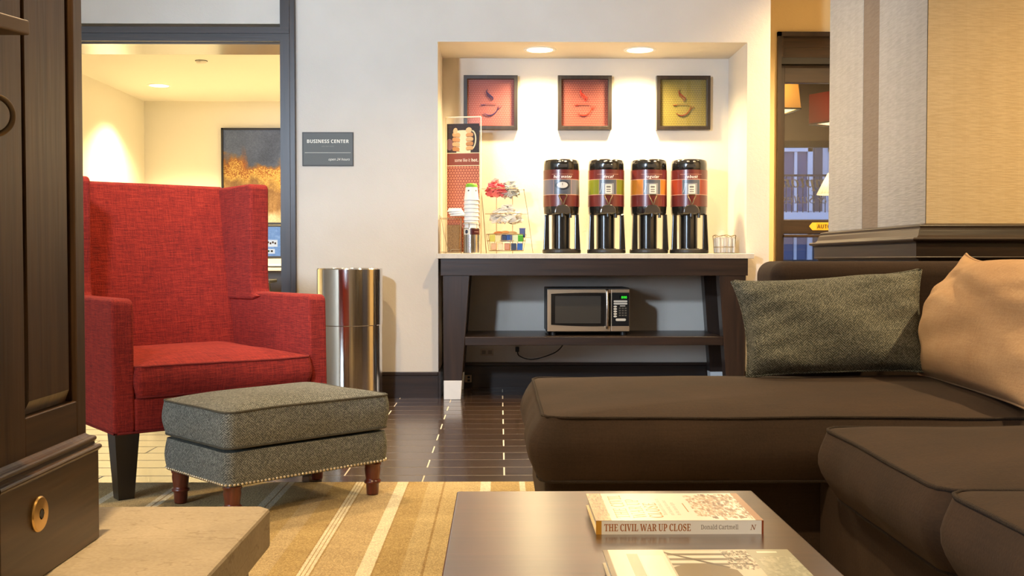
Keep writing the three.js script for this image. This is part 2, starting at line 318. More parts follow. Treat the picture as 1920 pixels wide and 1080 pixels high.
{
  const s = shapeOf([[0, 0], [0.022, 0.026], [0.42, 0.026], [0.442, 0], [0.42, -0.026], [0.022, -0.026]], 0.004);
  const g = extr(s, 0.003).translate(2.092, 1.046, DZ - 0.0195);
  const st = wpart(d2, 'caution_sticker', [g], std({ color: new THREE.Color().setRGB(0.80, 0.52, 0.06), roughness: 0.5 }), { label: 'yellow arrow-ended sticker reading AUTOMATIC' });
  const t = canvasTex(512, 64, (c, w, h) => { c.fillStyle = '#d9a51e'; c.fillRect(0, 0, w, h); c.fillStyle = '#2a1a0a'; c.font = 'bold 54px sans-serif'; c.textBaseline = 'middle'; c.fillText('AUTOMATIC', 6, 34); });
  const q = new THREE.PlaneGeometry(0.34, 0.042).translate(2.092 + 0.05 + 0.17, 1.046, DZ - 0.0155); wpart(st, 'sticker_lettering', [q], std({ map: t, roughness: 0.5 }), { keep: true }).geometry;
}
// entrance hall beyond the glass
struct('wall_hall', [bx(1.5, 3.9, 2.12, CEIL, -11.5, -11.65), bx(1.5, 1.62, 0, CEIL, -7.15, -11.5), bx(1.5, 3.9, 0, 0.15, -11.5, -11.65)], greyPaint);
{
  const e = structGroup('window_2', [2.6, 0, -11.5]);
  wpart(e, 'window_frame', [bx(1.6, 3.9, 2.06, 2.13, -11.46, -11.54), bx(2.62, 2.66, 0.15, 2.1, -11.47, -11.53), bx(1.6, 1.68, 0.15, 2.1, -11.46, -11.54), bx(1.6, 3.9, 0.15, 0.22, -11.46, -11.54)], nearBlack);
  wpart(e, 'glass_pane', [bx(1.64, 3.9, 0.2, 2.08, -11.503, -11.497)], paneGlass);
  const letters = canvasTex(1024, 512, (c, w, h) => { c.fillStyle = '#000'; c.fillRect(0, 0, w, h); c.translate(w, 0); c.scale(-1, 1); c.fillStyle = '#fff'; c.font = 'italic bold 210px serif'; c.textAlign = 'center'; c.fillText('Hampton', w / 2, 190); c.font = 'italic 170px serif'; c.fillText('Inn & Suites', w / 2, 420); }, false);
  const lm = std({ color: new THREE.Color().setRGB(0.5, 0.58, 0.75), alphaMap: letters, transparent: true, roughness: 0.6 });
  wpart(e, 'window_lettering', [new THREE.PlaneGeometry(0.78, 0.39).translate(3.5, 1.57, -11.49)], lm, { keep: true, label: 'white script lettering on the glass, seen mirrored' });
}

// ───────────── soft shapes ─────────────
function roundRect(w, d, rc, per = 10, edge = 14) {       // outline points, counter-clockwise from above (x, z)
  const pts = [], C = [[w / 2 - rc, d / 2 - rc, 0], [-(w / 2 - rc), d / 2 - rc, 90], [-(w / 2 - rc), -(d / 2 - rc), 180], [w / 2 - rc, -(d / 2 - rc), 270]];
  for (let c = 0; c < 4; c++) {
    const [cx, cz, a0] = C[c];
    for (let i = 0; i <= per; i++) { const a = (a0 + 90 * i / per) * R; pts.push([cx + rc * Math.cos(a), cz + rc * Math.sin(a)]); }
    const [nx, nz, na] = C[(c + 1) % 4], e = pts[pts.length - 1], s = [nx + rc * Math.cos(na * R), nz + rc * Math.sin(na * R)];
    for (let i = 1; i < edge; i++) pts.push([lerp(e[0], s[0], i / edge), lerp(e[1], s[1], i / edge)]);
  }
  return pts;
}
function gridMesh(rows, closed, flip) {                  // rows of Vector3 -> smooth geometry
  const m = rows[0].length, pos = [], idx = [];
  rows.forEach((r) => r.forEach((p) => pos.push(p.x, p.y, p.z)));
  for (let i = 0; i + 1 < rows.length; i++) for (let k = 0; k < (closed ? m : m - 1); k++) {
    const a = i * m + k, b = i * m + (k + 1) % m, c = a + m, d = b + m;
    if (flip) idx.push(a, b, c, b, d, c); else idx.push(a, c, b, b, c, d);
  }
  const g = new THREE.BufferGeometry(); g.setAttribute('position', new THREE.Float32BufferAttribute(pos, 3)); g.setIndex(idx); g.computeVertexNormals(); return g;
}
const wob = (x, y, z, s) => Math.sin(x * 9.1 * s + z * 5.3 * s + 1.3) * 0.5 + Math.sin(z * 11.7 * s - x * 4.1 * s + y * 7 + 0.4) * 0.35 + Math.sin((x + z) * 21 * s) * 0.15;
// box cushion, centre of its plan at the origin, bottom seam at y = 0: crowned faces, bulging band, welted seams
function cushion(w, d, h, { rc = 0.04, crown = 0.025, under = 0.0, bulge = 0.02, inset = 0, wobble = 0.004, per = 8, edge = 16, seam = 0.0045, sag = 0 } = {}) {
  const out = roundRect(w, d, rc, per, edge), lo = roundRect(w - 2 * inset, d - 2 * inset, rc, per, edge);
  const yw = (p) => wob(p[0], 0, p[1], 1) * wobble;
  const sheet = (o, y, c, dir) => { const rows = []; for (let k = 0; k <= 14; k++) { const s = k / 14; rows.push(o.map((p) => V(p[0] * s, y + yw([p[0] * s, p[1] * s]) * (1) + dir * c * (1 - Math.pow(s, 3.2)), p[1] * s))); } return gridMesh(rows, true, dir < 0); };
  const band = []; for (let k = 0; k <= 8; k++) { const t = k / 8, b = Math.sin(Math.PI * t) * bulge; band.push(out.map((p, i) => { const q = lo[i], x = lerp(q[0], p[0], t), z = lerp(q[1], p[1], t), l = Math.hypot(x / w, z / d) + 1e-6, n = V(Math.sign(x) * Math.pow(Math.abs(x) / (w / 2), 6), 0, Math.sign(z) * Math.pow(Math.abs(z) / (d / 2), 6)); if (n.length() > 1e-4) n.normalize(); const wv = 1 + 0.25 * wob(x, t, z, 1.7); return V(x + n.x * b * wv, t * h + yw(p) * t, z + n.z * b * wv); })); }
  const body = [sheet(out, h, crown, 1), sheet(lo, 0, under, -1), gridMesh(band, true, false)];
  const line = (o, y, k) => new THREE.TubeGeometry(new THREE.CatmullRomCurve3(o.filter((_, i) => i % 2 === 0).map((p) => V(p[0], y + yw(p) * k, p[1])), true), out.length, seam, 6, true);
  return { body, top: line(out, h, 1), bottom: line(lo, 0, 0) };
}
// knife-edged pillow over four corners (bottom left, bottom right, top right, top left seen from its front)
function pillow(C, thick, { pull = 0.05, pullV = pull * 1.2, n = 40, sd = 1, wrinkle = 0.006, back = 0.55, edge = 0.42, fold = 0 } = {}) {
  const [bl, br, tr, tl] = C.map((c) => V(...c));
  const nrm = br.clone().sub(bl).cross(tl.clone().sub(bl)).normalize();
  const side = (sg) => { const rows = []; for (let j = 0; j <= n; j++) { const row = [], v = j / n; for (let i = 0; i <= n; i++) {
    const u = i / n, a = 2 * u - 1, b = 2 * v - 1;
    const uu = 0.5 + 0.5 * a * (1 - pull * (1 - b * b)), vv = 0.5 + 0.5 * b * (1 - (b > 0 ? pullV : pull) * (1 - a * a * a * a));
    const p = bl.clone().lerp(br, uu).lerp(tl.clone().lerp(tr, uu), vv);
    const e = Math.pow(Math.max(0, (1 - a * a) * (1 - b * b)), edge);
    const cr = Math.abs(a * b), w = wrinkle * (Math.sin(a * 7 + b * 10 + sd) * cr * 0.9 + Math.sin(b * 17 - a * 6 + sd * 2) * 0.5 * Math.abs(a) + Math.sin(a * 5 + b * 4 + sd)) * Math.min(1, e * 2.5);
    const f = fold * Math.exp(-Math.pow((a * 0.55 + b - 0.25) * 5, 2)) * e + fold * 0.7 * Math.exp(-Math.pow((a * 0.3 - b - 0.45) * 6, 2)) * e;
    p.addScaledVector(nrm, sg * thick * (sg > 0 ? 1 : back) * e + (sg > 0 ? w - f : 0)); row.push(p);
  } rows.push(row); } return gridMesh(rows, false, sg > 0); };
  const rim = []; const m = 30, at = (u, v) => { const a = 2 * u - 1, b = 2 * v - 1, uu = 0.5 + 0.5 * a * (1 - pull * (1 - b * b)), vv = 0.5 + 0.5 * b * (1 - (b > 0 ? pullV : pull) * (1 - a * a * a * a)); return bl.clone().lerp(br, uu).lerp(tl.clone().lerp(tr, uu), vv); };
  for (let i = 0; i < m; i++) rim.push(at(i / m, 0)); for (let i = 0; i < m; i++) rim.push(at(1, i / m)); for (let i = 0; i < m; i++) rim.push(at(1 - i / m, 1)); for (let i = 0; i < m; i++) rim.push(at(0, 1 - i / m));
  return { body: [side(1), side(-1)], rim: new THREE.TubeGeometry(new THREE.CatmullRomCurve3(rim, true), 4 * m, 0.004, 6, true) };
}
const move = (c, x, y, z) => { [...c.body, c.top, c.bottom, c.rim].forEach((g) => g && g.translate(x, y, z)); return c; };

// ───────────── sectional sofa ─────────────
{
  const s = thing('sectional_sofa', 'dark brown fabric corner sofa with welted seat cushions along the right of the coffee table', 'sofa', [0.8, 0, -2.6]);
  wpart(s, 'base', [bx(0.115, 2.2, 0.04, 0.272, -3.66, -2.632, 0.025, 4)], brownCloth);
  wpart(s, 'base', [bx(0.812, 1.9, 0.04, 0.272, -2.628, -0.9, 0.022, 4)], brownCloth);
  for (const [x, z] of [[0.2, -2.72], [0.2, -3.56], [2.1, -3.56], [0.9, -2.4], [0.9, -1.0], [1.82, -1.0]]) wpart(s, 'foot', [bx(x - 0.03, x + 0.03, 0.008, 0.05, z - 0.03, z + 0.03)], nearBlack);
  wpart(s, 'backrest', [bx(0.905, 2.2, 0.2, 0.815, -3.69, -3.43, 0.05, 6)], brownCloth);
  wpart(s, 'backrest', [bx(1.60, 1.9, 0.2, 0.82, -3.5, -0.9, 0.06, 6)], brownCloth);
  const seat = (x0, x1, z0, z1, y0, y1, o) => {
    const c = move(cushion(x1 - x0, z1 - z0, y1 - y0, o), (x0 + x1) / 2, y0, (z0 + z1) / 2), m = wpart(s, 'seat_cushion', c.body, brownCloth);
    wpart(m, 'piping', [c.top, c.bottom], brownPipe).geometry; return m;
  };
  seat(0.108, 2.1, -3.44, -2.553, 0.274, 0.428, { rc: 0.05, crown: 0.03, bulge: 0.032, inset: -0.012, edge: 30, wobble: 0.003 });
  seat(0.752, 1.62, -2.41, -1.745, 0.274, 0.428, { rc: 0.05, crown: 0.028, bulge: 0.035, inset: 0.02, edge: 20, wobble: 0.003 });
  seat(0.748, 1.62, -1.735, -1.06, 0.274, 0.43, { rc: 0.05, crown: 0.028, bulge: 0.035, inset: 0.02, edge: 20, wobble: 0.003 });
}
{
  const p = pillow([[0.768, 0.452, -3.22], [1.335, 0.470, -3.20], [1.372, 0.79, -3.37], [0.750, 0.752, -3.36]], 0.085, { pull: 0.075, sd: 2, wrinkle: 0.007, fold: 0.004 });
  const t = thing('throw_pillow', 'oblong grey green tweed pillow leaning on the long back of the brown sofa', 'pillow', [1.05, 0.45, -3.2], 0);
  const m = wpart(t, 'cover', p.body, tealTweed); wpart(t, 'welt', [p.rim], tealTweed);
}
{
  const p = pillow([[1.335, 0.452, -3.30], [1.29, 0.452, -2.5], [1.55, 0.865, -2.6], [1.475, 0.84, -3.28]], 0.145, { pull: 0.035, pullV: 0.2, sd: 5, wrinkle: 0.006, fold: 0.02, back: 0.25, edge: 0.5 });
  const t = thing('throw_pillow', 'plump tan cotton pillow slumped in the corner of the brown sofa', 'pillow', [1.4, 0.45, -2.95], 0);
  wpart(t, 'cover', p.body, tanCloth); wpart(t, 'welt', [p.rim], tanCloth);
}

// ───────────── coffee table and books ─────────────
{
  const t = thing('coffee_table', 'low dark brown coffee table with a smooth glossy top in front of the sofa', 'table', [0.19, 0, -1.4]);
  wpart(t, 'table_top', [bx(-0.078, 0.46, 0.355, 0.4, -1.88, -0.72, 0.004)], tableTopMat);
  wpart(t, 'apron', [bx(-0.05, 0.432, 0.27, 0.355, -1.85, -0.75)], espressoH);
  for (const [x, z] of [[-0.06, -1.86], [0.38, -1.86], [-0.06, -0.8], [0.38, -0.8]]) wpart(t, 'leg', [bx(x, x + 0.06, 0.008, 0.356, z, z + 0.06, 0.004)], espressoV);
}
function book(name, label, x0, x1, z0, z1, y0, th, cover, spine, edgeC, turn) {
  const w = x1 - x0, d = z1 - z0, t = thing(name, label, 'book', [(x0 + x1) / 2, y0, (z0 + z1) / 2], turn);
  part(t, 'pages', [bx(-w / 2 + 0.004, w / 2 - 0.005, 0.0015, th - 0.0015, -d / 2 + 0.005, d / 2 - 0.002)], paper);
  const c = part(t, 'cover', [bx(-w / 2, w / 2, 0, 0.0016, -d / 2, d / 2), bx(-w / 2, w / 2, th - 0.0016, th, -d / 2, d / 2), bx(-w / 2, w / 2, 0, th, d / 2 - 0.0016, d / 2)], std({ color: edgeC, roughness: 0.35 }));
  part(c, 'cover_print', [new THREE.PlaneGeometry(w, d).rotateX(-Math.PI / 2).translate(0, th + 0.0003, 0)], phy({ map: cover, roughness: 0.3, clearcoat: 0.7, clearcoatRoughness: 0.12 }), { keep: true });
  part(c, 'spine_print', [new THREE.PlaneGeometry(w, th).translate(0, th / 2, d / 2 + 0.0003)], phy({ map: spine, roughness: 0.35, clearcoat: 0.5, clearcoatRoughness: 0.15 }), { keep: true });
  return t;
}
function sepia(c, x, y, w, h, sd, cols) { let q = sd * 977 + 5; const r = () => { q = (q * 1664525 + 1013904223) >>> 0; return q / 4294967296; }; for (let i = 0; i < 420; i++) { c.fillStyle = cols[Math.floor(r() * cols.length)]; c.globalAlpha = 0.25 + 0.5 * r(); c.fillRect(x + r() * w, y + r() * h, 6 + r() * w * 0.07, 4 + r() * h * 0.09); } c.globalAlpha = 1; }
book('book', 'white hardback with orange spine lettering at the far end of the coffee table', 0.147, 0.404, -1.762, -1.578, 0.4, 0.021,
  canvasTex(1024, 736, (c, w, h) => {
    c.fillStyle = '#fbf8f2'; c.fillRect(0, 0, w, h);
    c.fillStyle = '#d8c6a2'; c.fillRect(0, 0, 96, h); sepia(c, 0, 0, 90, h, 3, ['#b9a98c', '#8f826c', '#e8dcc0', '#c9bda0']);
    c.save(); c.translate(330, h - 40); c.rotate(-Math.PI / 2); c.fillStyle = '#cf8a3a'; c.font = 'bold 120px serif'; ['THE CIVIL', 'WAR UP', 'CLOSE'].forEach((t, i) => c.fillText(t, 20, -110 + i * 104)); c.restore();
    c.save(); c.translate(520, h - 60); c.rotate(-Math.PI / 2); c.fillStyle = '#a2968a'; c.font = '30px serif'; ['Thousands of Curious, Obscure,', 'and Fascinating Facts about', 'the War America Fights'].forEach((t, i) => c.fillText(t, 70, -60 + i * 42)); c.fillStyle = '#b0803c'; c.fillRect(150, 80, 240, 7); c.restore();
    sepia(c, 720, 20, 260, h - 90, 9, ['#7a5a40', '#8a6a4c', '#59412f', '#6d4f38', '#a98866']); sepia(c, 640, 60, 190, h - 180, 12, ['#b79877', '#c9b090', '#9a7455', '#f6efdf']);
    c.fillStyle = '#a2734a'; c.fillRect(w - 46, 0, 46, h);
  }),
  canvasTex(1024, 84, (c, w, h) => { c.fillStyle = '#f8f4ea'; c.fillRect(0, 0, w, h); c.fillStyle = '#d0962f'; c.fillRect(0, 0, 34, h); c.fillStyle = '#a65a14'; c.font = 'bold 62px serif'; c.fillText('THE CIVIL WAR UP CLOSE', 50, 64, 530); c.fillStyle = '#6b5c4a'; c.font = '38px serif'; c.fillText('Donald Cartmell', 640, 54, 230); c.fillStyle = '#8a4a1a'; c.font = 'italic 44px serif'; c.fillText('N', 940, 58); c.fillStyle = '#8a3a14'; c.fillRect(w - 12, 0, 12, h); }), 0xd9c7a0, 0);
book('book', 'glossy book with a black and white photograph cover, nearest on the coffee table', 0.142, 0.398, -1.425, -1.20, 0.4, 0.019,
  canvasTex(1024, 900, (c, w, h) => {
    c.fillStyle = '#cfc9b8'; c.fillRect(0, 0, w, h);
    c.fillStyle = '#f3efe2'; c.fillRect(30, 0, 300, h); c.fillStyle = '#b9ae98'; c.fillRect(120, 80, 60, h); c.fillStyle = '#fbf8ee'; c.fillRect(190, 110, 120, 420); c.fillStyle = '#8d836e'; c.fillRect(0, 0, 26, h);
    for (let i = 0; i < 6; i++) { c.fillStyle = i % 2 ? '#7d7360' : '#e7e2d2'; c.fillRect(340, 30 + i * 46, 380 + i * 12, 34); }
    c.fillStyle = '#6a5f4a'; c.beginPath(); c.moveTo(330, 40); c.lineTo(640, 330); c.lineTo(620, 350); c.lineTo(330, 70); c.fill(); c.fillStyle = '#857658'; c.beginPath(); c.moveTo(340, 330); c.quadraticCurveTo(480, 180, 660, 380); c.lineTo(700, h); c.lineTo(340, h); c.fill();
    sepia(c, 640, 20, 170, 330, 15, ['#5c5344', '#efeadb', '#9a917e', '#3f392e']); c.fillStyle = '#a9ac9c'; c.fillRect(790, 0, 234, h); c.fillStyle = '#f4f2e4'; c.fillRect(840, 40, 110, 26); sepia(c, 800, 120, 220, 500, 17, ['#b7baa9', '#9da08f', '#c8cbb9']);
  }),
  canvasTex(512, 40, (c, w, h) => { c.fillStyle = '#b9b3a0'; c.fillRect(0, 0, w, h); c.fillStyle = '#6c6552'; c.fillRect(40, 12, 180, 14); }), 0xbdb6a2, 0);

// ───────────── red wing chair ─────────────
{
  const t = thing('wing_chair', 'tall red wing armchair with square arms and tapered dark legs', 'armchair', [-1.288, 0, -3.471], 37.85 * R);
  const W = 0.803, T = 0.074, side = (sh, x, b = 0.012) => extr(sh, T, b, 4, 10).rotateY(Math.PI / 2).translate(x, 0, 0);
  const arm = shapeOf([[0, 0.234, 0.012], [0.80, 0.234, 0.02], [0.86, 0.66, 0.03], [0.53, 0.688, 0.02], [0.012, 0.688, 0.03]]);
  const wing = shapeOf([[0.43, 0.672, 0.0], [0.495, 0.684, 0.02], [0.508, 0.75, 0.08], [0.502, 1.134, 0.03], [0.955, 1.132, 0.03], [0.86, 0.65, 0.02], [0.5, 0.655, 0.01]]);
  for (const x of [0, W - T]) { const a = part(t, 'arm', [side(arm, x)], redCloth); part(a, 'seam_welt', [tube([[x + 0.002, 0.236, 0.0], [x + 0.0, 0.236, -0.4], [x + 0.002, 0.236, -0.79]], 0.004, 12)], redPipe); part(t, 'wing', [extr(wing, T + 0.01, 0.012, 4, 10).rotateY(Math.PI / 2).translate(x ? x - 0.01 : 0, 0, 0)], redCloth); }
  part(t, 'front_rail', [bx(T - 0.004, W - T + 0.004, 0.234, 0.352, -0.05, 0.001, 0.012, 4)], redCloth);
  part(t, 'seat_platform', [bx(T - 0.004, W - T + 0.004, 0.25, 0.35, -0.8, -0.04)], redCloth);
  part(t, 'bottom_welt', [tube([[0.01, 0.236, 0.001], [0.4, 0.236, 0.002], [W - 0.01, 0.236, 0.001]], 0.004, 12)], redPipe);
  {   // reclining back, slightly dished
    const rows = [], N = 16; const face = (off, dish) => { const rs = []; for (let j = 0; j <= N; j++) { const r = [], v = j / N, y = lerp(0.36, 1.128, v), s = lerp(0.672, 0.824, v) + off; for (let i = 0; i <= N; i++) { const u = i / N, x = lerp(T - 0.006, W - T + 0.006, u); r.push(V(x, y + (j === N ? 0 : 0), -(s - dish * Math.sin(Math.PI * u) * Math.sin(Math.PI * Math.min(1, v * 0.9 + 0.08))))); } rs.push(r); } return rs; };
    const fr = face(0, 0.014), bk = face(0.13, 0), top = [fr[N], fr[N].map((p) => p.clone().add(V(0, 0.011, -0.018))), bk[N].map((p) => p.clone().add(V(0, 0.009, 0.02))), bk[N]];
    part(t, 'backrest', [gridMesh(fr, false, true), gridMesh(bk, false, false), gridMesh(top, false, true), bx(T, W - T, 0.3, 0.4, -0.93, -0.7)], redCloth);
  }
  const c = move(cushion(W - 2 * T - 0.004, 0.70, 0.103, { rc: 0.022, crown: 0.036, bulge: 0.012, inset: 0.002, seam: 0.0042, wobble: 0.003, edge: 18 }), W / 2, 0.354, -0.34);
  const m = part(t, 'seat_cushion', c.body, redCloth); part(m, 'piping', [c.top, c.bottom], redPipe);
  const leg = (x, z, fl) => { const g = new THREE.CylinderGeometry(0.058, 0.037, 0.23, 4, 1).rotateY(Math.PI / 4).translate(x, 0.119, z); return g.toNonIndexed(); };
  for (const [x, z] of [[0.047, -0.047], [W - 0.047, -0.047], [0.05, -0.72], [W - 0.05, -0.72]]) { const g = leg(x, z); g.computeVertexNormals(); part(t, 'leg', [g], darkLeg); }
}
// ───────────── tweed ottoman ─────────────
{
  const A = 43.5 * R, L = 0.627, D = 0.432, c0 = [-0.832, -3.155], ux = [Math.cos(A), -Math.sin(A)], uz = [-Math.sin(A), -Math.cos(A)];
  const cx = c0[0] + ux[0] * L / 2 + uz[0] * D / 2, cz = c0[1] + ux[1] * L / 2 + uz[1] * D / 2;
  const t = thing('ottoman', 'grey tweed footstool with brass nailhead trim and turned wooden legs', 'ottoman', [cx, 0, cz], A);
  const b = move(cushion(L - 0.012, D - 0.012, 0.105, { rc: 0.03, crown: 0.0, bulge: 0.007, inset: 0, wobble: 0.002 }), 0, 0.124, 0); part(t, 'base', b.body, tweed);
  const k = move(cushion(L, D, 0.112, { rc: 0.032, crown: 0.03, bulge: 0.009, inset: 0.003, seam: 0.004, wobble: 0.004 }), 0, 0.243, 0);
  const m = part(t, 'cushion', k.body, tweed); part(m, 'piping', [k.top, k.bottom], tweedPipe);
  const nails = [], o = roundRect(L - 0.006, D - 0.006, 0.03, 3, 2); let len = 0; const pts = new THREE.CatmullRomCurve3(roundRect(L - 0.008, D - 0.008, 0.03, 6, 10).map((p) => V(p[0], 0.13, p[1])), true).getSpacedPoints(150);
  for (const p of pts.slice(0, 150)) nails.push(new THREE.SphereGeometry(0.0046, 8, 5).scale(1, 1, 1).translate(p.x, p.y, p.z));
  part(t, 'nailhead_trim', nails, paleMetal, { stuff: true });
  const prof = [[0.0, 0.126], [0.027, 0.126], [0.03, 0.12], [0.03, 0.112], [0.026, 0.108], [0.028, 0.098], [0.024, 0.066], [0.024, 0.06], [0.029, 0.057], [0.029, 0.05], [0.023, 0.047], [0.021, 0.014], [0.019, 0.008], [0, 0.008]];
  for (const [x, z] of [[1, 1], [-1, 1], [1, -1], [-1, -1]]) part(t, 'leg', [lathe(prof, x * (L / 2 - 0.045), 0, z * (D / 2 - 0.045), 28)], mahogany);
}
// ───────────── striped rug ─────────────
{
  const x0 = -2.3, x1 = 2.4, z0 = -3.79, z1 = 1.2, n = 2048, d = new Uint8Array(n * 256 * 4), grain = lattice(256, 256, 205), big = fbm(256, 8, 3, 207);
  const cream = [220, 210, 182], gold = [176, 150, 98], sand = [188, 166, 120], blush = [183, 160, 118], tan = [160, 132, 84];
  const bands = [[-2.3, sand], [-2.05, gold], [-1.93, cream], [-1.9, blush], [-1.6, gold], [-1.36, cream], [-1.33, sand], [-1.17, cream], [-1.152, tan], [-1.146, cream], [-1.128, gold], [-0.93, sand], [-0.8, cream], [-0.775, tan], [-0.77, cream], [-0.75, gold], [-0.66, blush], [-0.6, gold], [-0.529, tan], [-0.525, cream], [-0.516, tan], [-0.513, cream], [-0.505, tan], [-0.502, cream], [-0.492, tan], [-0.488, blush], [-0.373, cream], [-0.334, tan], [-0.33, gold], [-0.26, sand], [-0.205, tan], [-0.2, sand], [-0.07, cream], [-0.033, gold], [0.07, cream], [0.09, gold], [0.3, blush], [0.6, cream], [0.64, gold], [0.9, sand], [1.2, cream], [1.23, blush], [1.6, gold], [2.0, sand]];
  for (let x = 0; x < n; x++) { const X = x0 + (x1 - x0) * x / n; let col = bands[0][1]; for (const b of bands) if (X >= b[0]) col = b[1]; for (let y = 0; y < 256; y++) { const g = (grain[y * 256 + (x % 256)] - 0.5) * 62 + (big[y * 256 + ((x >> 2) % 256)] - 0.5) * 30, i = (y * n + x) * 4; for (let k = 0; k < 3; k++) d[i + k] = clamp(col[k] + g * (k === 2 ? 0.8 : 1), 0, 255); d[i + 3] = 255; } }
  const t = new THREE.DataTexture(d, n, 256); t.wrapS = t.wrapT = THREE.RepeatWrapping; t.magFilter = THREE.LinearFilter; t.colorSpace = THREE.SRGBColorSpace; t.repeat.set(1, 8); t.needsUpdate = true;
  const g = bx(x0, x1, 0.0005, 0.008, z0, z1, 0.002), p = g.attributes.position; uvBox(g); const gg = plain(g), q = gg.attributes.position, uv = new Float32Array(q.count * 2);
  for (let i = 0; i < q.count; i++) { uv[2 * i] = (q.getX(i) - x0) / (x1 - x0); uv[2 * i + 1] = (q.getZ(i) - z0) / (z1 - z0); } gg.setAttribute('uv', new THREE.BufferAttribute(uv, 2));
  const pile = tex(256, [1 / 11, 1 / 11], (x, y, i) => grain[i] * 255, false);
  single('area_rug', gg, phy({ map: t, roughness: 1, bumpMap: pile, bumpScale: 0.002, sheen: 0.3, sheenRoughness: 0.7, sheenColor: new THREE.Color().setRGB(0.6, 0.5, 0.3) }), 'gold and cream striped area rug under the seating', 'rug', { keep: true });
}
// ───────────── fireplace: stone hearth, dark surround ─────────────
{
  const stoneA = fbm(512, 5, 5, 301), stoneB = lattice(512, 200, 303), vein = fbm(512, [6, 20], 4, 305);
  const stone = std({ map: tex(512, 0.7, (x, y, i) => { const v = clamp((stoneA[i] - 0.5) * 1.5 + 0.5, 0, 1), w = Math.abs(vein[i] - 0.5) < 0.012 ? -16 : 0; const c = mixc([156, 143, 122], [178, 164, 142], v); return c.map((q) => q + (stoneB[i] - 0.5) * 12 + w); }), roughness: 0.62, bumpMap: tex(512, 0.7, (x, y, i) => (stoneB[i] * 0.6 + stoneA[i] * 0.4) * 255, false), bumpScale: 0.0005 });
  const HX = -0.408, HZ = -1.855, HY = 0.38, sh = shapeOf([[-1.6, -0.35], [HX, -0.35], [HX, HZ + 0.018, 0], [HX - 0.018, HZ, 0], [-1.6, HZ]].map((p) => [p[0], -p[1], p[2]]));
  const slab = extr(sh, 0.072, 0.006, 2).rotateX(-Math.PI / 2).translate(0, HY - 0.072, 0);
  const t = thing('hearth', 'raised pale beige stone hearth beside the rug at lower left', 'hearth', [-0.9, 0, -1.2]);
  wpart(t, 'stone_slab', [slab], stone);
  wpart(t, 'plinth', [bx(-1.58, HX - 0.035, 0.008, HY - 0.072, HZ + 0.03, -0.38)], mantelV);
  const f = thing('fireplace_surround', 'dark panelled wood fireplace surround standing on the beige stone hearth', 'fireplace', [-0.9, HY, -1.1]);
  // plinth block with stepped moulding on top, column with sunk panel above
  wpart(f, 'plinth_block', [bx(-0.95, -0.634, HY + 0.0005, 0.521, -1.644, -1.318, 0.002)], mantelH);
  const nodes = [[-0.95, -1.628, 0, -1], [-0.65, -1.628, 1, -1], [-0.65, -1.334, 1, 1], [-0.95, -1.334, 0, 1]].map((q) => q);
  wpart(f, 'base_moulding', [moulding([[0.016, 0.52], ...arcP(0.0155, 0.5255, 0.0045, -60, 90), [0.012, 0.531], [0.0115, 0.535], ...arcP(0.0095, 0.5395, 0.0045, -40, 100), [0.005, 0.546], [0.001, 0.549], [-0.02, 0.55]].reverse(), nodes)], mantelH);
  const X = -0.65, yT = 2.2, z0 = -1.636, zg = -1.602, zh = -1.428, z1 = -1.334, pb = 0.603;
  wpart(f, 'column', [bx(-0.95, X - 0.044, 0.521, yT, z0 + 0.001, z1 - 0.001)], mantelV);
  wpart(f, 'stile', [bx(X - 0.0445, X, 0.521, yT, z0, zg, 0.002)], mantelV);
  wpart(f, 'stile', [bx(X - 0.0445, X, 0.521, yT, zh, z1, 0.002)], mantelV);
  wpart(f, 'bottom_rail', [bx(X - 0.0445, X - 0.0005, 0.521, pb, zg, zh, 0.002)], mantelH);
  {   // raised field with bevelled edges, standing clear of the stiles so that a dark groove runs round it
    const yb = pb + 0.01, za = zg + 0.02, zb = zh - 0.02, yt = yT - 0.02, o = 0.006, bev = 0.012;
    const P = (x, y, z) => V(x, y, z), A = [P(X - 0.012, pb + 0.001, za - o * 0.5), P(X - 0.012, pb + 0.001, zb + o * 0.5), P(X - 0.043, yt, zb + o * 0.5), P(X - 0.043, yt, za - o * 0.5)], B = [P(X - 0.004, pb + 0.02, za), P(X - 0.004, pb + 0.02, zb), P(X - 0.005, yt, zb), P(X - 0.005, yt, za)];
    const pos = []; const quad = (a, b, c, d) => { for (const v of [a, b, c, a, c, d]) pos.push(v.x, v.y, v.z); };
    quad(B[1], B[0], B[3], B[2]); for (let i = 0; i < 4; i++) { const j = (i + 1) % 4; quad(A[j], A[i], B[i], B[j]); }
    const g = new THREE.BufferGeometry(); g.setAttribute('position', new THREE.Float32BufferAttribute(pos, 3)); g.computeVertexNormals();
    wpart(f, 'raised_panel', [g], mantelV);
  }
  wpart(f, 'chimney_core', [bx(-1.35, -0.95, HY + 0.0005, CEIL - 0.002, -1.63, -0.3), bx(-0.95, -0.7, 1.9, CEIL - 0.002, -1.6, -0.3), bx(-0.95, -0.74, HY + 0.0005, 1.9, -1.3, -1.25)], mantelV);
  // brass gas key plate
  const k = single('gas_key_plate', [...hardLathe([[0.0075, 0], [0.0245, 0], [0.0245, 0.0022], [0.0225, 0.0042], [0.0075, 0.005]], 0, 0, 0, 40)].map((g) => g.rotateZ(-Math.PI / 2).translate(-0.6338, 0.471, -1.427)), brass, 'round brass gas key plate with a square hole on the fireplace plinth', 'key plate');
  const hole = shadows(new THREE.Mesh(uvBox(new THREE.BoxGeometry(0.0072, 0.0105, 0.0105).rotateX(Math.PI / 4).translate(-0.6322, 0.471, -1.427)), nearBlack)); hole.name = 'key_hole'; k.add(hole);
}
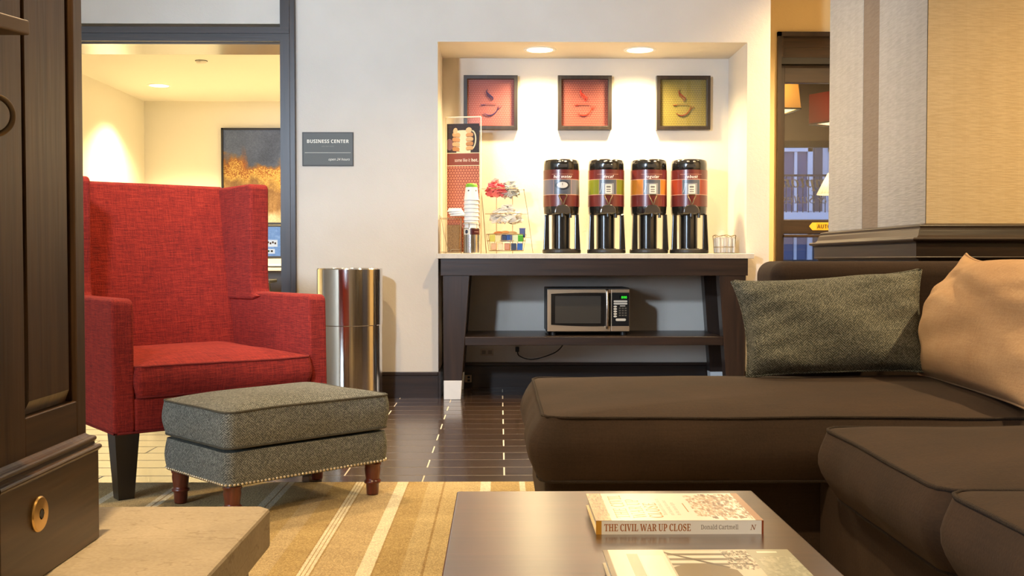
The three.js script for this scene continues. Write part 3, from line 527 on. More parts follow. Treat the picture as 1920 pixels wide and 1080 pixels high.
// standing photo lamp behind the fireplace, turned to the coffee bar wall (out of the frame; its light throws the shadows of the bin and of the bar)
{
  const t = thing('standing_spotlight', 'black standing lamp behind the fireplace turned toward the coffee bar', 'lamp', [-1.3, 0, -2.1]);
  const at = V(0, 1.9, 0.1), to = V(1.7, 1.5, -4.15).sub(at).normalize(), q = new THREE.Quaternion().setFromUnitVectors(V(0, 0, 1), to);
  const turn = (g) => g.applyQuaternion(q).translate(at.x, at.y, at.z);
  part(t, 'housing', [turn(lathe([[0, -0.2], [0.06, -0.19], [0.07, -0.1], [0.12, 0.0], [0.117, 0.0], [0.066, -0.1]], 0, 0, 0, 32).rotateX(Math.PI / 2))], blackPlastic);
  part(t, 'lens', [turn(new THREE.CircleGeometry(0.112, 32).translate(0, 0, -0.012))], glow(COOL, 6));
  part(t, 'pole', [rod([0, 0.3, -0.0], [at.x - to.x * 0.1, 1.83, at.z - to.z * 0.1], 0.012)], blackPlastic);
  for (let i = 0; i < 3; i++) { const a = i * 120 * R + 0.4; part(t, 'tripod_leg', [rod([0, 0.6, 0], [0.2 * Math.cos(a), 0.016, 0.2 * Math.sin(a)], 0.009)], blackPlastic); }
  const l = new THREE.SpotLight(new THREE.Color().setRGB(...COOL), I.strobe, 0, 43 * R, 0.5, 2); l.position.copy(at).addScaledVector(to, 0.02); l.target.position.copy(at).addScaledVector(to, 3); l.castShadow = true; l.shadow.radius = 5; t.add(l); t.add(l.target);
}
// fire tools in front of the surround: stand with top plate, tool with ring handle (mostly out of the frame)
{
  const t = thing('fire_tool_stand', 'dark bronze fireplace tool stand reaching in at the upper left edge', 'tool stand', [-0.58, 0.38, -1.27]);
  const sh = shapeOf([[-0.075, -0.07], [0.075, -0.07], [0.075, 0.05], [-0.075, 0.05]], 0.004);
  wpart(t, 'top_plate', [extr(sh, 0.018, 0.003, 3).rotateX(-Math.PI / 2 + 0.1).translate(-0.648, 1.089, -1.236)], bronzeMetal);
  wpart(t, 'pole', [rod([-0.645, 0.39, -1.2], [-0.645, 1.1, -1.2], 0.008)], bronzeMetal);
  wpart(t, 'foot', [bx(-0.69, -0.6, 0.3805, 0.392, -1.26, -1.15, 0.003)], bronzeMetal);
  const p = thing('fire_poker', 'dark bronze fireplace poker with a ring handle hanging at the left edge', 'poker', [-0.63, 0.4, -1.3]);
  wpart(p, 'ring_handle', [new THREE.TorusGeometry(0.0245, 0.0036, 12, 40).rotateY(0.25).translate(-0.629, 0.999, -1.3)], bronzeMetal);
  wpart(p, 'shaft', [rod([-0.64, 0.44, -1.28], [-0.629, 0.975, -1.3], 0.004)], bronzeMetal);
}
// ───────────── stainless waste bin ─────────────
{
  const t = thing('waste_bin', 'tall brushed stainless steel waste bin between the red chair and the wall', 'waste bin', [-0.849, 0, -5.9]);
  const r = 0.1845;
  part(t, 'lower_body', hardLathe([[r - 0.003, 0.02], [r - 0.003, 0.452]], 0, 0, 0, 72), steel);
  part(t, 'upper_body', hardLathe([[r - 0.003, 0.452], [r, 0.456], [r, 0.766], [r - 0.003, 0.772], [r - 0.045, 0.772], [r - 0.05, 0.76], [r - 0.05, 0.6]], 0, 0, 0, 72), steel);
  part(t, 'base_ring', hardLathe([[0, 0.0], [r - 0.002, 0.0], [r - 0.002, 0.02], [r - 0.01, 0.024]], 0, 0, 0, 72), blackPlastic);
  part(t, 'liner', [lathe([[r - 0.052, 0.75], [r - 0.055, 0.1], [0, 0.1]], 0, 0, 0, 36)], blackPlastic);
}
// ───────────── room sign ─────────────
{
  const t = thing('room_sign', 'grey wall sign reading BUSINESS CENTER, open 24 hours, right of the doorway', 'sign', [-1.016, 1.474, ZW]);
  part(t, 'plate', [bx(-0.151, 0.151, -0.1, 0.1, 0.0005, 0.008, 0.002)], std({ color: new THREE.Color().setRGB(0.05, 0.045, 0.038), roughness: 0.5 }));
  const im = canvasTex(768, 512, (c, w, h) => { c.fillStyle = '#5e605c'; c.fillRect(0, 0, w, h); c.fillStyle = '#f4efe0'; c.font = 'bold 77px sans-serif'; c.textAlign = 'center'; c.fillText('BUSINESS CENTER', w / 2, 158, 690); c.font = 'italic 52px sans-serif'; c.textAlign = 'right'; c.fillText('open 24 hours', w - 40, 440); c.fillRect(22, 312, w - 44, 5); c.fillStyle = '#98968b'; for (let i = 0; i < 15; i++) if (i !== 4 && i !== 9) for (let k = 0; k < 6; k++) if ((i * 7 + k * 5) % 3) { c.beginPath(); c.arc(290 + i * 13 + (k % 2) * 5, 205 + (k >> 1) * 7, 2.4, 0, 7); c.fill(); } });
  part(t, 'face_print', [new THREE.PlaneGeometry(0.288, 0.187).translate(0, 0, 0.0085)], std({ map: im, roughness: 0.55 }), { keep: true });
}
// ───────────── coffee bar table ─────────────
const CT = 0.857;
const quartz = (() => { const a = lattice(256, 128, 401), b = fbm(256, 10, 3, 403); return std({ map: tex(256, 0.3, (x, y, i) => mixc([196, 186, 170], [226, 218, 204], a[i] * 0.5 + b[i] * 0.5)), roughness: 0.35 }); })();
{
  const t = thing('console_table', 'long dark wood coffee bar table with pale stone top, lower shelf and white feet', 'table', [0.555, 0, -6.36]);
  wpart(t, 'stone_top', [extr(shapeOf([[-0.37, 6.066], [1.487, 6.066], [1.487, 6.18], [1.4665, 6.18], [1.4665, 6.688], [-0.3635, 6.688], [-0.3635, 6.18], [-0.37, 6.18]]), 0.0295, 0.0015, 1).rotateX(-Math.PI / 2).translate(0, CT - 0.03, 0)], quartz);
  wpart(t, 'apron', [bx(-0.345, 1.454, 0.727, 0.827, -6.075, -6.1, 0.002), bx(-0.345, -0.32, 0.727, 0.827, -6.1, -6.66), bx(1.43, 1.454, 0.727, 0.827, -6.1, -6.66), bx(-0.345, 1.454, 0.727, 0.827, -6.64, -6.66)], espressoH);
  for (const z of [-6.08, -6.545]) for (const m of [0, 1]) {
    const X = (x) => (m ? 1.109 - x : x), sh = shapeOf([[X(-0.333), 0.729], [X(-0.177), 0.729], [X(-0.222), 0.112], [X(-0.329), 0.112]], 0.002);
    const l = wpart(t, 'leg', [extr(sh, 0.1, 0.002, 1).translate(0, 0, z - 0.1)], espressoV);
    const f = shapeOf([[X(-0.329), 0.112], [X(-0.222), 0.112], [X(-0.2295), 0.0005], [X(-0.328), 0.0005]], 0.002);
    const o = wpart(l, 'foot_cap', [extr(f, 0.101, 0.002, 1).translate(0, 0, z - 0.1005)], std({ color: new THREE.Color().setRGB(0.86, 0.86, 0.85), roughness: 0.25 }), { label: 'white foot cap' });
  }
  wpart(t, 'shelf', [bx(-0.205, 1.314, 0.318, 0.368, -6.085, -6.63, 0.003)], espressoH);
}
// microwave on the shelf
{
  const t = thing('microwave', 'stainless and black microwave oven on the lower shelf of the coffee bar', 'microwave', [0.5275, 0.3685, -6.38]);
  const y0 = 0.392, y1 = 0.652, xl = 0.284, xr = 0.775, zf = -6.195;
  wpart(t, 'cabinet', [bx(xl - 0.004, xr + 0.003, y0 - 0.008, y1, zf - 0.02, -6.56, 0.006)], blackPlastic);
  const bow = (x0, x1, ya, yb, z, dpt, curve, up) => { const s = new THREE.Shape(); s.moveTo(x0, ya); s.lineTo(x1, ya); s.lineTo(x1, yb); s.lineTo(x0, yb); s.closePath(); return extr(s, dpt, 0.0015, 1).translate(0, 0, z - dpt); };
  const champagne = std({ color: new THREE.Color().setRGB(0.66, 0.50, 0.33), metalness: 0.85, roughness: 0.34 });
  // front: stainless slab with a bowed black window band
  const door = shapeOf([[xl, y0], [0.663, y0], [0.663, y1 - 0.008], [xl, y1 - 0.008]], 0.003);
  const d = wpart(t, 'door', [extr(door, 0.02, 0.003, 2).translate(0, 0, zf - 0.02)], champagne);
  const band = new THREE.Shape(); band.moveTo(0.306, 0.432); band.quadraticCurveTo(0.5, 0.419, 0.663, 0.424); band.lineTo(0.663, 0.622); band.quadraticCurveTo(0.5, 0.627, 0.306, 0.617); band.closePath();
  wpart(d, 'window_frame', [extr(band, 0.004, 0.001, 1).translate(0, 0, zf - 0.001)], blackGloss);
  wpart(d, 'window', [bx(0.33, 0.603, 0.441, 0.604, zf + 0.003, zf + 0.0042)], phy({ color: new THREE.Color().setRGB(0.055, 0.05, 0.042), roughness: 0.22, clearcoat: 0.5 }));
  wpart(d, 'handle', [tube([[0.637, 0.416, zf + 0.004], [0.637, 0.43, zf + 0.026], [0.638, 0.53, zf + 0.036], [0.637, 0.628, zf + 0.026], [0.637, 0.642, zf + 0.004]], 0.0085, 40, 12)], steelPlain);
  const panel = wpart(t, 'control_panel', [extr(shapeOf([[0.665, y0], [xr, y0], [xr, y1 - 0.008], [0.665, y1 - 0.008]], 0.003), 0.02, 0.003, 2).translate(0, 0, zf - 0.02)], champagne);
  const scr = canvasTex(256, 448, (c, w, h) => {
    c.fillStyle = '#0b0a09'; c.fillRect(0, 0, w, h); c.fillStyle = '#cfcabc';
    c.beginPath(); c.roundRect(28, 104, 200, 24, 10); c.fill(); c.beginPath(); c.roundRect(28, 136, 200, 24, 10); c.fill();
    for (let i = 0; i < 5; i++) { c.beginPath(); c.ellipse(52, 186 + i * 33, 26, 13, 0, 0, 7); c.fill(); } c.fillRect(120, 172, 78, 12);
    c.fillStyle = '#5d5950'; for (let i = 0; i < 4; i++) for (let k = 0; k < 3; k++) c.fillRect(106 + k * 42, 200 + i * 32, 28, 18);
    c.fillStyle = '#cfcabc'; c.beginPath(); c.roundRect(58, 346, 150, 34, 17); c.fill();
  });
  const cp = wpart(panel, 'keypad', [new THREE.PlaneGeometry(0.105, 0.2).translate(0.7205, 0.524, zf + 0.0006)], std({ map: scr, roughness: 0.35 }), { keep: true });
  const dig = canvasTex(128, 48, (c, w, h) => { c.fillStyle = '#000'; c.fillRect(0, 0, w, h); c.fillStyle = '#39ff3a'; c.font = 'bold 44px monospace'; c.textAlign = 'center'; c.textBaseline = 'middle'; c.fillText('000', w / 2, 26); });
  wpart(panel, 'clock_display', [new THREE.PlaneGeometry(0.056, 0.021).translate(0.742, 0.597, zf + 0.0012)], std({ color: 0x000000, emissive: 0xffffff, emissiveMap: dig, emissiveIntensity: 1.6 }), { keep: true, label: 'green digits reading 000' });
  for (const [x, z] of [[0.32, -6.23], [0.74, -6.23], [0.32, -6.52], [0.74, -6.52]]) wpart(t, 'foot', [rod([x, 0.3685, z], [x, 0.39, z], 0.016, 14)], blackPlastic);
  const cord = wpart(t, 'power_cable', [tube([[0.113, 0.24, ZN + 0.025], [0.125, 0.205, ZN + 0.05], [0.2, 0.183, ZN + 0.06], [0.3, 0.205, ZN + 0.06], [0.385, 0.25, ZN + 0.05], [0.45, 0.36, ZN + 0.035], [0.46, 0.45, ZN + 0.03], [0.47, 0.5, -6.57]], 0.004, 60)], blackPlastic);
  wpart(cord, 'plug', [bx(0.1, 0.125, 0.228, 0.258, ZN + 0.001, ZN + 0.03, 0.004)], blackPlastic);
}
// power outlets and the cord under the shelf
{
  const o = thing('wall_outlet', 'beige double power outlet plate on the niche wall under the shelf, at left', 'outlet', [-0.083, 0.224, ZN]);
  part(o, 'plate', [bx(-0.042, 0.042, -0.022, 0.022, 0.0005, 0.006, 0.002)], std({ color: new THREE.Color().setRGB(0.62, 0.52, 0.40), roughness: 0.5 }));
  for (const s of [-1, 1]) part(o, 'socket', [bx(s * 0.02 - 0.012, s * 0.02 + 0.012, -0.012, 0.012, 0.006, 0.0075, 0.001), ], std({ color: new THREE.Color().setRGB(0.32, 0.26, 0.19), roughness: 0.5 }));
  const b = thing('power_strip', 'small tan outlet box by the rear foot of the coffee bar table', 'outlet', [-0.203, 0.035, -6.66]);
  part(b, 'case', [bx(-0.022, 0.022, -0.0, 0.046, -0.014, 0.016, 0.003)], std({ color: new THREE.Color().setRGB(0.66, 0.50, 0.34), roughness: 0.5 }));
  for (const y of [0.012, 0.033]) part(b, 'socket', [bx(-0.004, 0.012, y - 0.007, y + 0.007, 0.016, 0.017)], nearBlack);
}
// ───────────── three framed cup pictures ─────────────
function crescent(pts, widths) { const s = new THREE.Shape(), L = [], Q = []; pts.forEach((p, i) => { const a = pts[Math.max(0, i - 1)], b = pts[Math.min(pts.length - 1, i + 1)], l = Math.hypot(b[0] - a[0], b[1] - a[1]); const n = [-(b[1] - a[1]) / l, (b[0] - a[0]) / l]; L.push([p[0] + n[0] * widths[i], p[1] + n[1] * widths[i]]); Q.push([p[0] - n[0] * widths[i], p[1] - n[1] * widths[i]]); }); [...L, ...Q.reverse()].forEach((p, i) => (i ? s.lineTo(...p) : s.moveTo(...p))); s.closePath(); return s; }
function samp(pts, n) { return new THREE.SplineCurve(pts.map((p) => new THREE.Vector2(...p))).getPoints(n).map((p) => [p.x, p.y]); }
function cupPicture(x, label, panelCols, emblem, k) {
  const t = thing('framed_picture', label, 'picture', [x, 1.822, ZN], 0, undefined), h = 0.172, fw = 0.0235;
  const sh = shapeOf([[-h, -h], [h, -h], [h, h], [-h, h]]), hole = new THREE.Path(); hole.moveTo(-h + fw, -h + fw); hole.lineTo(-h + fw, h - fw); hole.lineTo(h - fw, h - fw); hole.lineTo(h - fw, -h + fw); hole.closePath(); sh.holes.push(hole);
  part(t, 'frame', [extr(sh, 0.044, 0.002, 2).translate(0, 0, 0.001)], woodMat([30, 22, 16], [52, 38, 27], 0.4, { sd: 20 + k }));
  const P = canvasTex(512, 512, (c, w) => { c.fillStyle = panelCols[0]; c.fillRect(0, 0, w, w); const n = 19, s = w / n; for (let r = 0; r < n + 3; r++) for (let q = -1; q < n + 1; q++) { const cx = (q + (r % 2) / 2 + 0.5) * s, cy = (r + 0.5) * s * 0.88; c.fillStyle = panelCols[1]; c.beginPath(); c.moveTo(cx - s * 0.42, cy + s * 0.1); c.lineTo(cx, cy - s * 0.38); c.lineTo(cx + s * 0.42, cy + s * 0.1); c.lineTo(cx, cy + s * 0.3); c.fill(); c.fillStyle = panelCols[2]; c.beginPath(); c.ellipse(cx, cy + s * 0.1, s * 0.2, s * 0.13, 0, 0, 7); c.fill(); } });
  part(t, 'patterned_panel', [new THREE.PlaneGeometry(2 * (h - fw) + 0.004, 2 * (h - fw) + 0.004).translate(0, 0, 0.008)], std({ map: P, roughness: 0.55 }), { keep: true });
  const em = std({ color: new THREE.Color(emblem), roughness: 0.35 }), z = 0.012, ex = (s) => extr(s, 0.006, 0.0008, 1, 6).translate(0, 0, z);
  const q = (a) => a.map((p) => [p[0] * 0.01, p[1] * 0.01]);
  part(t, 'steam', [ex(crescent(samp(q([[-1.9, 8.8], [-2.6, 7.0], [-0.5, 4.9], [1.5, 3.1], [0.5, 1.3]]), 24), Array.from({ length: 25 }, (_, i) => 0.0005 + 0.0036 * Math.sin(Math.PI * i / 24)))), ex(crescent(samp(q([[-2.6, 6.3], [-2.1, 4.7], [-0.3, 3.2], [0.1, 1.7]]), 18), Array.from({ length: 19 }, (_, i) => 0.0004 + 0.0018 * Math.sin(Math.PI * i / 18))))], em);
  part(t, 'cup_rim', [ex(crescent(samp(q([[-6.4, -1.1], [-4.8, -1.3], [-3.4, -0.9], [-1.3, -0.9], [3.6, -1.0]]), 24), Array.from({ length: 25 }, (_, i) => 0.0004 + 0.0024 * Math.exp(-Math.pow((i - 6) / 5, 2)))))], em);
  part(t, 'cup_bowl', [ex(crescent(samp(q([[5.0, -1.5], [4.7, -3.5], [3.0, -6.2], [0.2, -7.8], [-2.4, -7.6], [-4.3, -6.3]]), 30), Array.from({ length: 31 }, (_, i) => 0.0005 + 0.0028 * Math.sin(Math.PI * Math.pow(1 - i / 30, 0.75))))), ex(crescent(samp(q([[6.9, -1.7], [6.0, -3.1], [4.6, -4.0]]), 10), Array.from({ length: 11 }, () => 0.0011)))], em);
  part(t, 'glazing', [bx(-h + fw - 0.002, h - fw + 0.002, -h + fw - 0.002, h - fw + 0.002, 0.036, 0.0365)], paneGlass);
}
cupPicture(-0.0575, 'framed picture of a purple steaming cup on a rose and orange pattern', ['#a1504a', '#c98478', '#6b2a2c'], '#2c1a52', 0);
cupPicture(0.543, 'framed picture of a red steaming cup on a red patterned panel', ['#7c3026', '#c4705a', '#3a130f'], '#e0301c', 1);
cupPicture(1.1735, 'framed picture of a brown steaming cup on an olive yellow pattern', ['#77692a', '#a8943c', '#4a3f10'], '#7c2e10', 2);

// ───────────── drink dispensers ─────────────
function wrapTex(band, text) {
  return canvasTex(1536, 512, (c, w, h) => {
    c.fillStyle = '#6b2a26'; c.fillRect(0, 0, w, h); c.fillStyle = band; c.fillRect(0, 138, w, 208); c.fillStyle = '#d9a890'; c.fillRect(0, 132, w, 7); c.fillRect(0, 345, w, 7);
    const x = w / 2; c.fillStyle = '#555b66'; c.fillRect(x - 118, 140, 236, 206); c.fillStyle = '#d9a890'; c.fillRect(x - 122, 139, 4, 206); c.fillRect(x + 118, 139, 4, 206);
    if (text === 'hot water') { c.fillStyle = '#2b2f37'; c.beginPath(); c.ellipse(x, 222, 100, 62, 0, 0, 7); c.fill(); c.fillStyle = '#dcd9d0'; c.beginPath(); c.ellipse(x, 216, 72, 44, 0, 0, 7); c.fill(); c.fillStyle = '#333'; c.fillRect(x - 3, 186, 6, 34); }
    else { c.fillStyle = '#8f9196'; c.fillRect(x - 70, 190, 150, 150); c.fillStyle = '#e6e2d6'; c.fillRect(x - 38, 206, 92, 130); c.fillStyle = '#7c7a74'; c.fillRect(x - 20, 228, 56, 26); c.fillRect(x - 20, 272, 56, 14); c.fillRect(x - 20, 302, 56, 14); c.strokeStyle = '#c9c9c9'; c.lineWidth = 6; c.beginPath(); c.moveTo(x - 108, 320); c.quadraticCurveTo(x - 80, 240, x - 84, 190); c.stroke(); }
    c.fillStyle = '#c08b78'; c.fillRect(x - 150, 62, 300, 6); c.fillStyle = '#fff2ea'; c.font = 'italic bold 54px sans-serif'; c.textAlign = 'center'; c.fillText(text, x, 118);
  });
}
const dispWraps = [['#77737f', 'hot water'], ['#7e8422', 'decaf'], ['#c67d2e', 'regular'], ['#a8422a', 'robust']].map(([b, t]) => phy({ map: wrapTex(b, t), roughness: 0.32, clearcoat: 0.4, clearcoatRoughness: 0.2 }));
{
  const t = thing('drink_dispenser', 'black hot drink dispenser with a grey band reading hot water, leftmost of the four', 'dispenser', [0.378, CT + 0.0005, -6.38], 0, 'drink dispensers on the coffee bar');
  const y = (v) => v - CT, r = 0.1115;
  part(t, 'lid', [lathe([[0, y(1.43)], [0.07, y(1.43)], [0.098, y(1.427)], [0.106, y(1.42)], [0.109, y(1.40)], [0.1095, y(1.362)], [0.10, y(1.36)]], 0, 0, 0, 56)], blackGloss);
  part(t, 'lid_label', [extr(shapeOf([[-0.028, -0.009], [0.028, -0.009], [0.028, 0.009], [-0.028, 0.009]], 0.008), 0.004, 0.001, 1).translate(0, y(1.385), 0.107)], std({ color: new THREE.Color().setRGB(0.05, 0.045, 0.04), roughness: 0.3 }));
  for (const s of [-1, 1]) part(t, 'lid_screw', [new THREE.SphereGeometry(0.0065, 12, 8).scale(1.3, 0.8, 0.7).translate(s * 0.018, y(1.411), 0.106)], steelPlain);
  part(t, 'printed_wrap', [new THREE.CylinderGeometry(r, r, 0.221, 72, 1, true).rotateY(Math.PI).translate(0, y(1.2525), 0)], dispWraps[0], { keep: true });
  part(t, 'lower_body', [lathe([[r - 0.001, y(1.1425)], [0.1105, y(1.14)], [0.108, y(1.10)], [0.102, y(1.09)], [0, y(1.09)]], 0, 0, 0, 56), lathe([[0.1, y(1.36)], [r - 0.001, y(1.3625)], [r - 0.0035, y(1.36)], [r - 0.0035, y(1.15)]], 0, 0, 0, 56)], blackGloss);
  // tap: shroud, lever, sight glass
  const smoky = phy({ color: new THREE.Color().setRGB(0.06, 0.05, 0.04), roughness: 0.15, clearcoat: 0.8, clearcoatRoughness: 0.08 });
  part(t, 'tap_shroud', [extr(shapeOf([[-0.05, 0.0], [0.05, 0.0], [0.046, 0.03], [0.024, 0.052], [-0.024, 0.052], [-0.046, 0.03]], 0.01), 0.05, 0.006, 3).translate(0, y(1.098), 0.085)], smoky);
  part(t, 'tap_nozzle', [rod([0.0, y(1.1), 0.115], [0.0, y(1.078), 0.115], 0.014, 16)], blackGloss); part(t, 'overflow_tube', [rod([0.048, y(1.1), 0.1], [0.048, y(1.072), 0.1], 0.009, 12)], blackGloss);
  part(t, 'tap_lever', [tube([[-0.022, y(1.205), 0.13], [-0.01, y(1.175), 0.14], [0.002, y(1.15), 0.14], [0.012, y(1.175), 0.14], [0.024, y(1.205), 0.13], [0.0, y(1.21), 0.128]], 0.0042, 40, 8, true)], bronzeMetal);
  // stand: two front legs, rear column, horseshoe foot, drip arm
  for (const s of [-1, 1]) {
    const leg = (x0, x1, xb0, xb1, z) => extr(shapeOf([[x0, y(1.095)], [x1, y(1.095)], [xb1, 0.02], [xb0, 0.02]], 0.004), 0.036, 0.006, 3).translate(0, 0, z);
    part(t, 'stand_leg', [s < 0 ? leg(-0.106, -0.079, -0.113, -0.077, 0.03) : leg(0.078, 0.102, 0.076, 0.113, 0.03)], blackGloss);
  }
  part(t, 'stand_column', [rod([-0.002, 0.02, -0.01], [-0.002, y(1.092), -0.01], 0.057, 36)], blackGloss);
  const ring = new THREE.Shape(); ring.absellipse(0.002, 0, 0.118, 0.112, 0, Math.PI * 2); const cut = new THREE.Path(); cut.absellipse(0.004, -0.105, 0.062, 0.05, 0, Math.PI * 2); 
  part(t, 'stand_foot', [extr(ring, 0.028, 0.008, 3, 24).rotateX(-Math.PI / 2)], blackPlastic);
  part(t, 'drip_recess', [extr((() => { const s = new THREE.Shape(); s.absellipse(0.004, 0.0, 0.05, 0.03, 0, Math.PI * 2); return s; })(), 0.004, 0.001, 1, 16).rotateX(-Math.PI / 2).translate(0, 0.0275, 0.07)], blackGloss);
  ['', 'black hot drink dispenser with an olive green band reading decaf', 'black hot drink dispenser with an orange band reading regular', 'black hot drink dispenser with a red band reading robust, beside the wire caddy'].forEach((lab, i) => { if (!i) return; const c = copyOf(t, [[0.378, 0.652, 0.913, 1.161][i], CT + 0.0005, -6.38], [0, 0.0, 0.05, -0.06][i], lab); c.children.find((m) => m.name === 'printed_wrap').material = dispWraps[i]; });
}
// ───────────── sign holder with poster ─────────────
{
  const Wd = 0.22, H = 0.836, th = -9 * R;
  const t = thing('poster_stand', 'tall clear stand with a poster reading some like it hot on the coffee bar', 'sign stand', [-0.222, CT + 0.0005, -6.40], th);
  const P = canvasTex(512, 1792, (c, w, h) => {
    c.fillStyle = '#2a160e'; c.fillRect(0, 0, w, 410); 
    sepia(c, 0, 0, w, 400, 21, ['#3a2014', '#241009', '#4a2c1a', '#1d0d07']);
    c.fillStyle = '#8a5a58'; c.beginPath(); c.ellipse(40, 290, 60, 80, 0, 0, 7); c.fill();
    c.strokeStyle = '#e6d6a8'; c.lineWidth = 20; c.beginPath(); c.ellipse(385, 230, 68, 130, 0.1, -1.6, 1.6); c.stroke();
    c.fillStyle = '#f0e2b4'; c.beginPath(); c.moveTo(130, 100); c.quadraticCurveTo(250, 80, 380, 100); c.lineTo(372, 410); c.lineTo(150, 410); c.fill();
    const fing = (x, y, a, l, r, col) => { c.save(); c.translate(x, y); c.rotate(a); c.fillStyle = col; c.beginPath(); c.roundRect(0, -r, l, 2 * r, r); c.fill(); c.restore(); };
    const skin = ['#e2a868', '#d8985a', '#e8b478', '#c98848'];
    for (let i = 0; i < 4; i++) { fing(84, 150 + i * 66, 0.1, 128 - i * 4, 31, skin[i]); fing(416, 150 + i * 62, Math.PI - 0.12, 118, 29, skin[(i + 1) % 4]); c.strokeStyle = '#6e3a1c'; c.lineWidth = 6; c.beginPath(); c.moveTo(100, 183 + i * 66); c.lineTo(205, 188 + i * 66); c.stroke(); c.beginPath(); c.moveTo(310, 182 + i * 62); c.lineTo(400, 180 + i * 62); c.stroke(); }
    c.fillStyle = '#ecc088'; c.beginPath(); c.ellipse(132, 100, 34, 44, 0.3, 0, 7); c.fill(); c.beginPath(); c.ellipse(345, 92, 48, 40, -0.2, 0, 7); c.fill();
    c.fillStyle = '#f2d9b0'; c.fillRect(0, 404, w, 10); c.fillStyle = '#8c3c1e'; c.fillRect(0, 414, w, 166); c.fillStyle = '#f2d9b0'; c.fillRect(0, 580, w, 10);
    c.fillStyle = '#f6e6cc'; c.textAlign = 'right'; c.font = 'bold 60px sans-serif'; c.fillText('hot.', w - 14, 530); const o = c.measureText('hot.').width; c.font = '60px sans-serif'; c.fillText('some like it', w - 30 - o, 530, w - 60 - o - 90);
    c.fillStyle = '#8e3320'; c.fillRect(0, 590, w, h - 590); const s = 44; for (let r = 0; r < 34; r++) for (let q = -1; q < 13; q++) { const cx = (q + (r % 2) / 2 + 0.5) * s, cy = 612 + r * s * 0.86; c.fillStyle = '#d58a62'; c.beginPath(); for (let k = 0; k < 6; k++) { const a = k * 60 * R + 30 * R; c.lineTo(cx + 19 * Math.cos(a), cy + 19 * Math.sin(a)); } c.fill(); c.fillStyle = '#b45a3c'; c.beginPath(); c.arc(cx, cy + 2, 8, 0, 7); c.fill(); }
  });
  part(t, 'poster', [new THREE.PlaneGeometry(Wd - 0.018, H - 0.05).translate(-0.002, 0.01 + (H - 0.05) / 2, 0)], std({ map: P, roughness: 0.6 }), { keep: true });
  part(t, 'acrylic_sheet', [bx(-Wd / 2, Wd / 2, 0, H, -0.004, -0.001)], acrylic);
  part(t, 'acrylic_edge', [bx(-Wd / 2, Wd / 2, H - 0.004, H + 0.003, -0.004, 0.007, 0.002), bx(Wd / 2 - 0.003, Wd / 2 + 0.002, 0.0, H, -0.004, 0.007, 0.002), bx(-Wd / 2 - 0.002, -Wd / 2 + 0.001, 0.0, H, -0.004, 0.007, 0.001)], std({ color: new THREE.Color().setRGB(0.86, 0.76, 0.54), roughness: 0.25 }));
  part(t, 'acrylic_foot', [bx(-Wd / 2, Wd / 2, 0, 0.004, -0.045, 0.045)], acrylic);
}
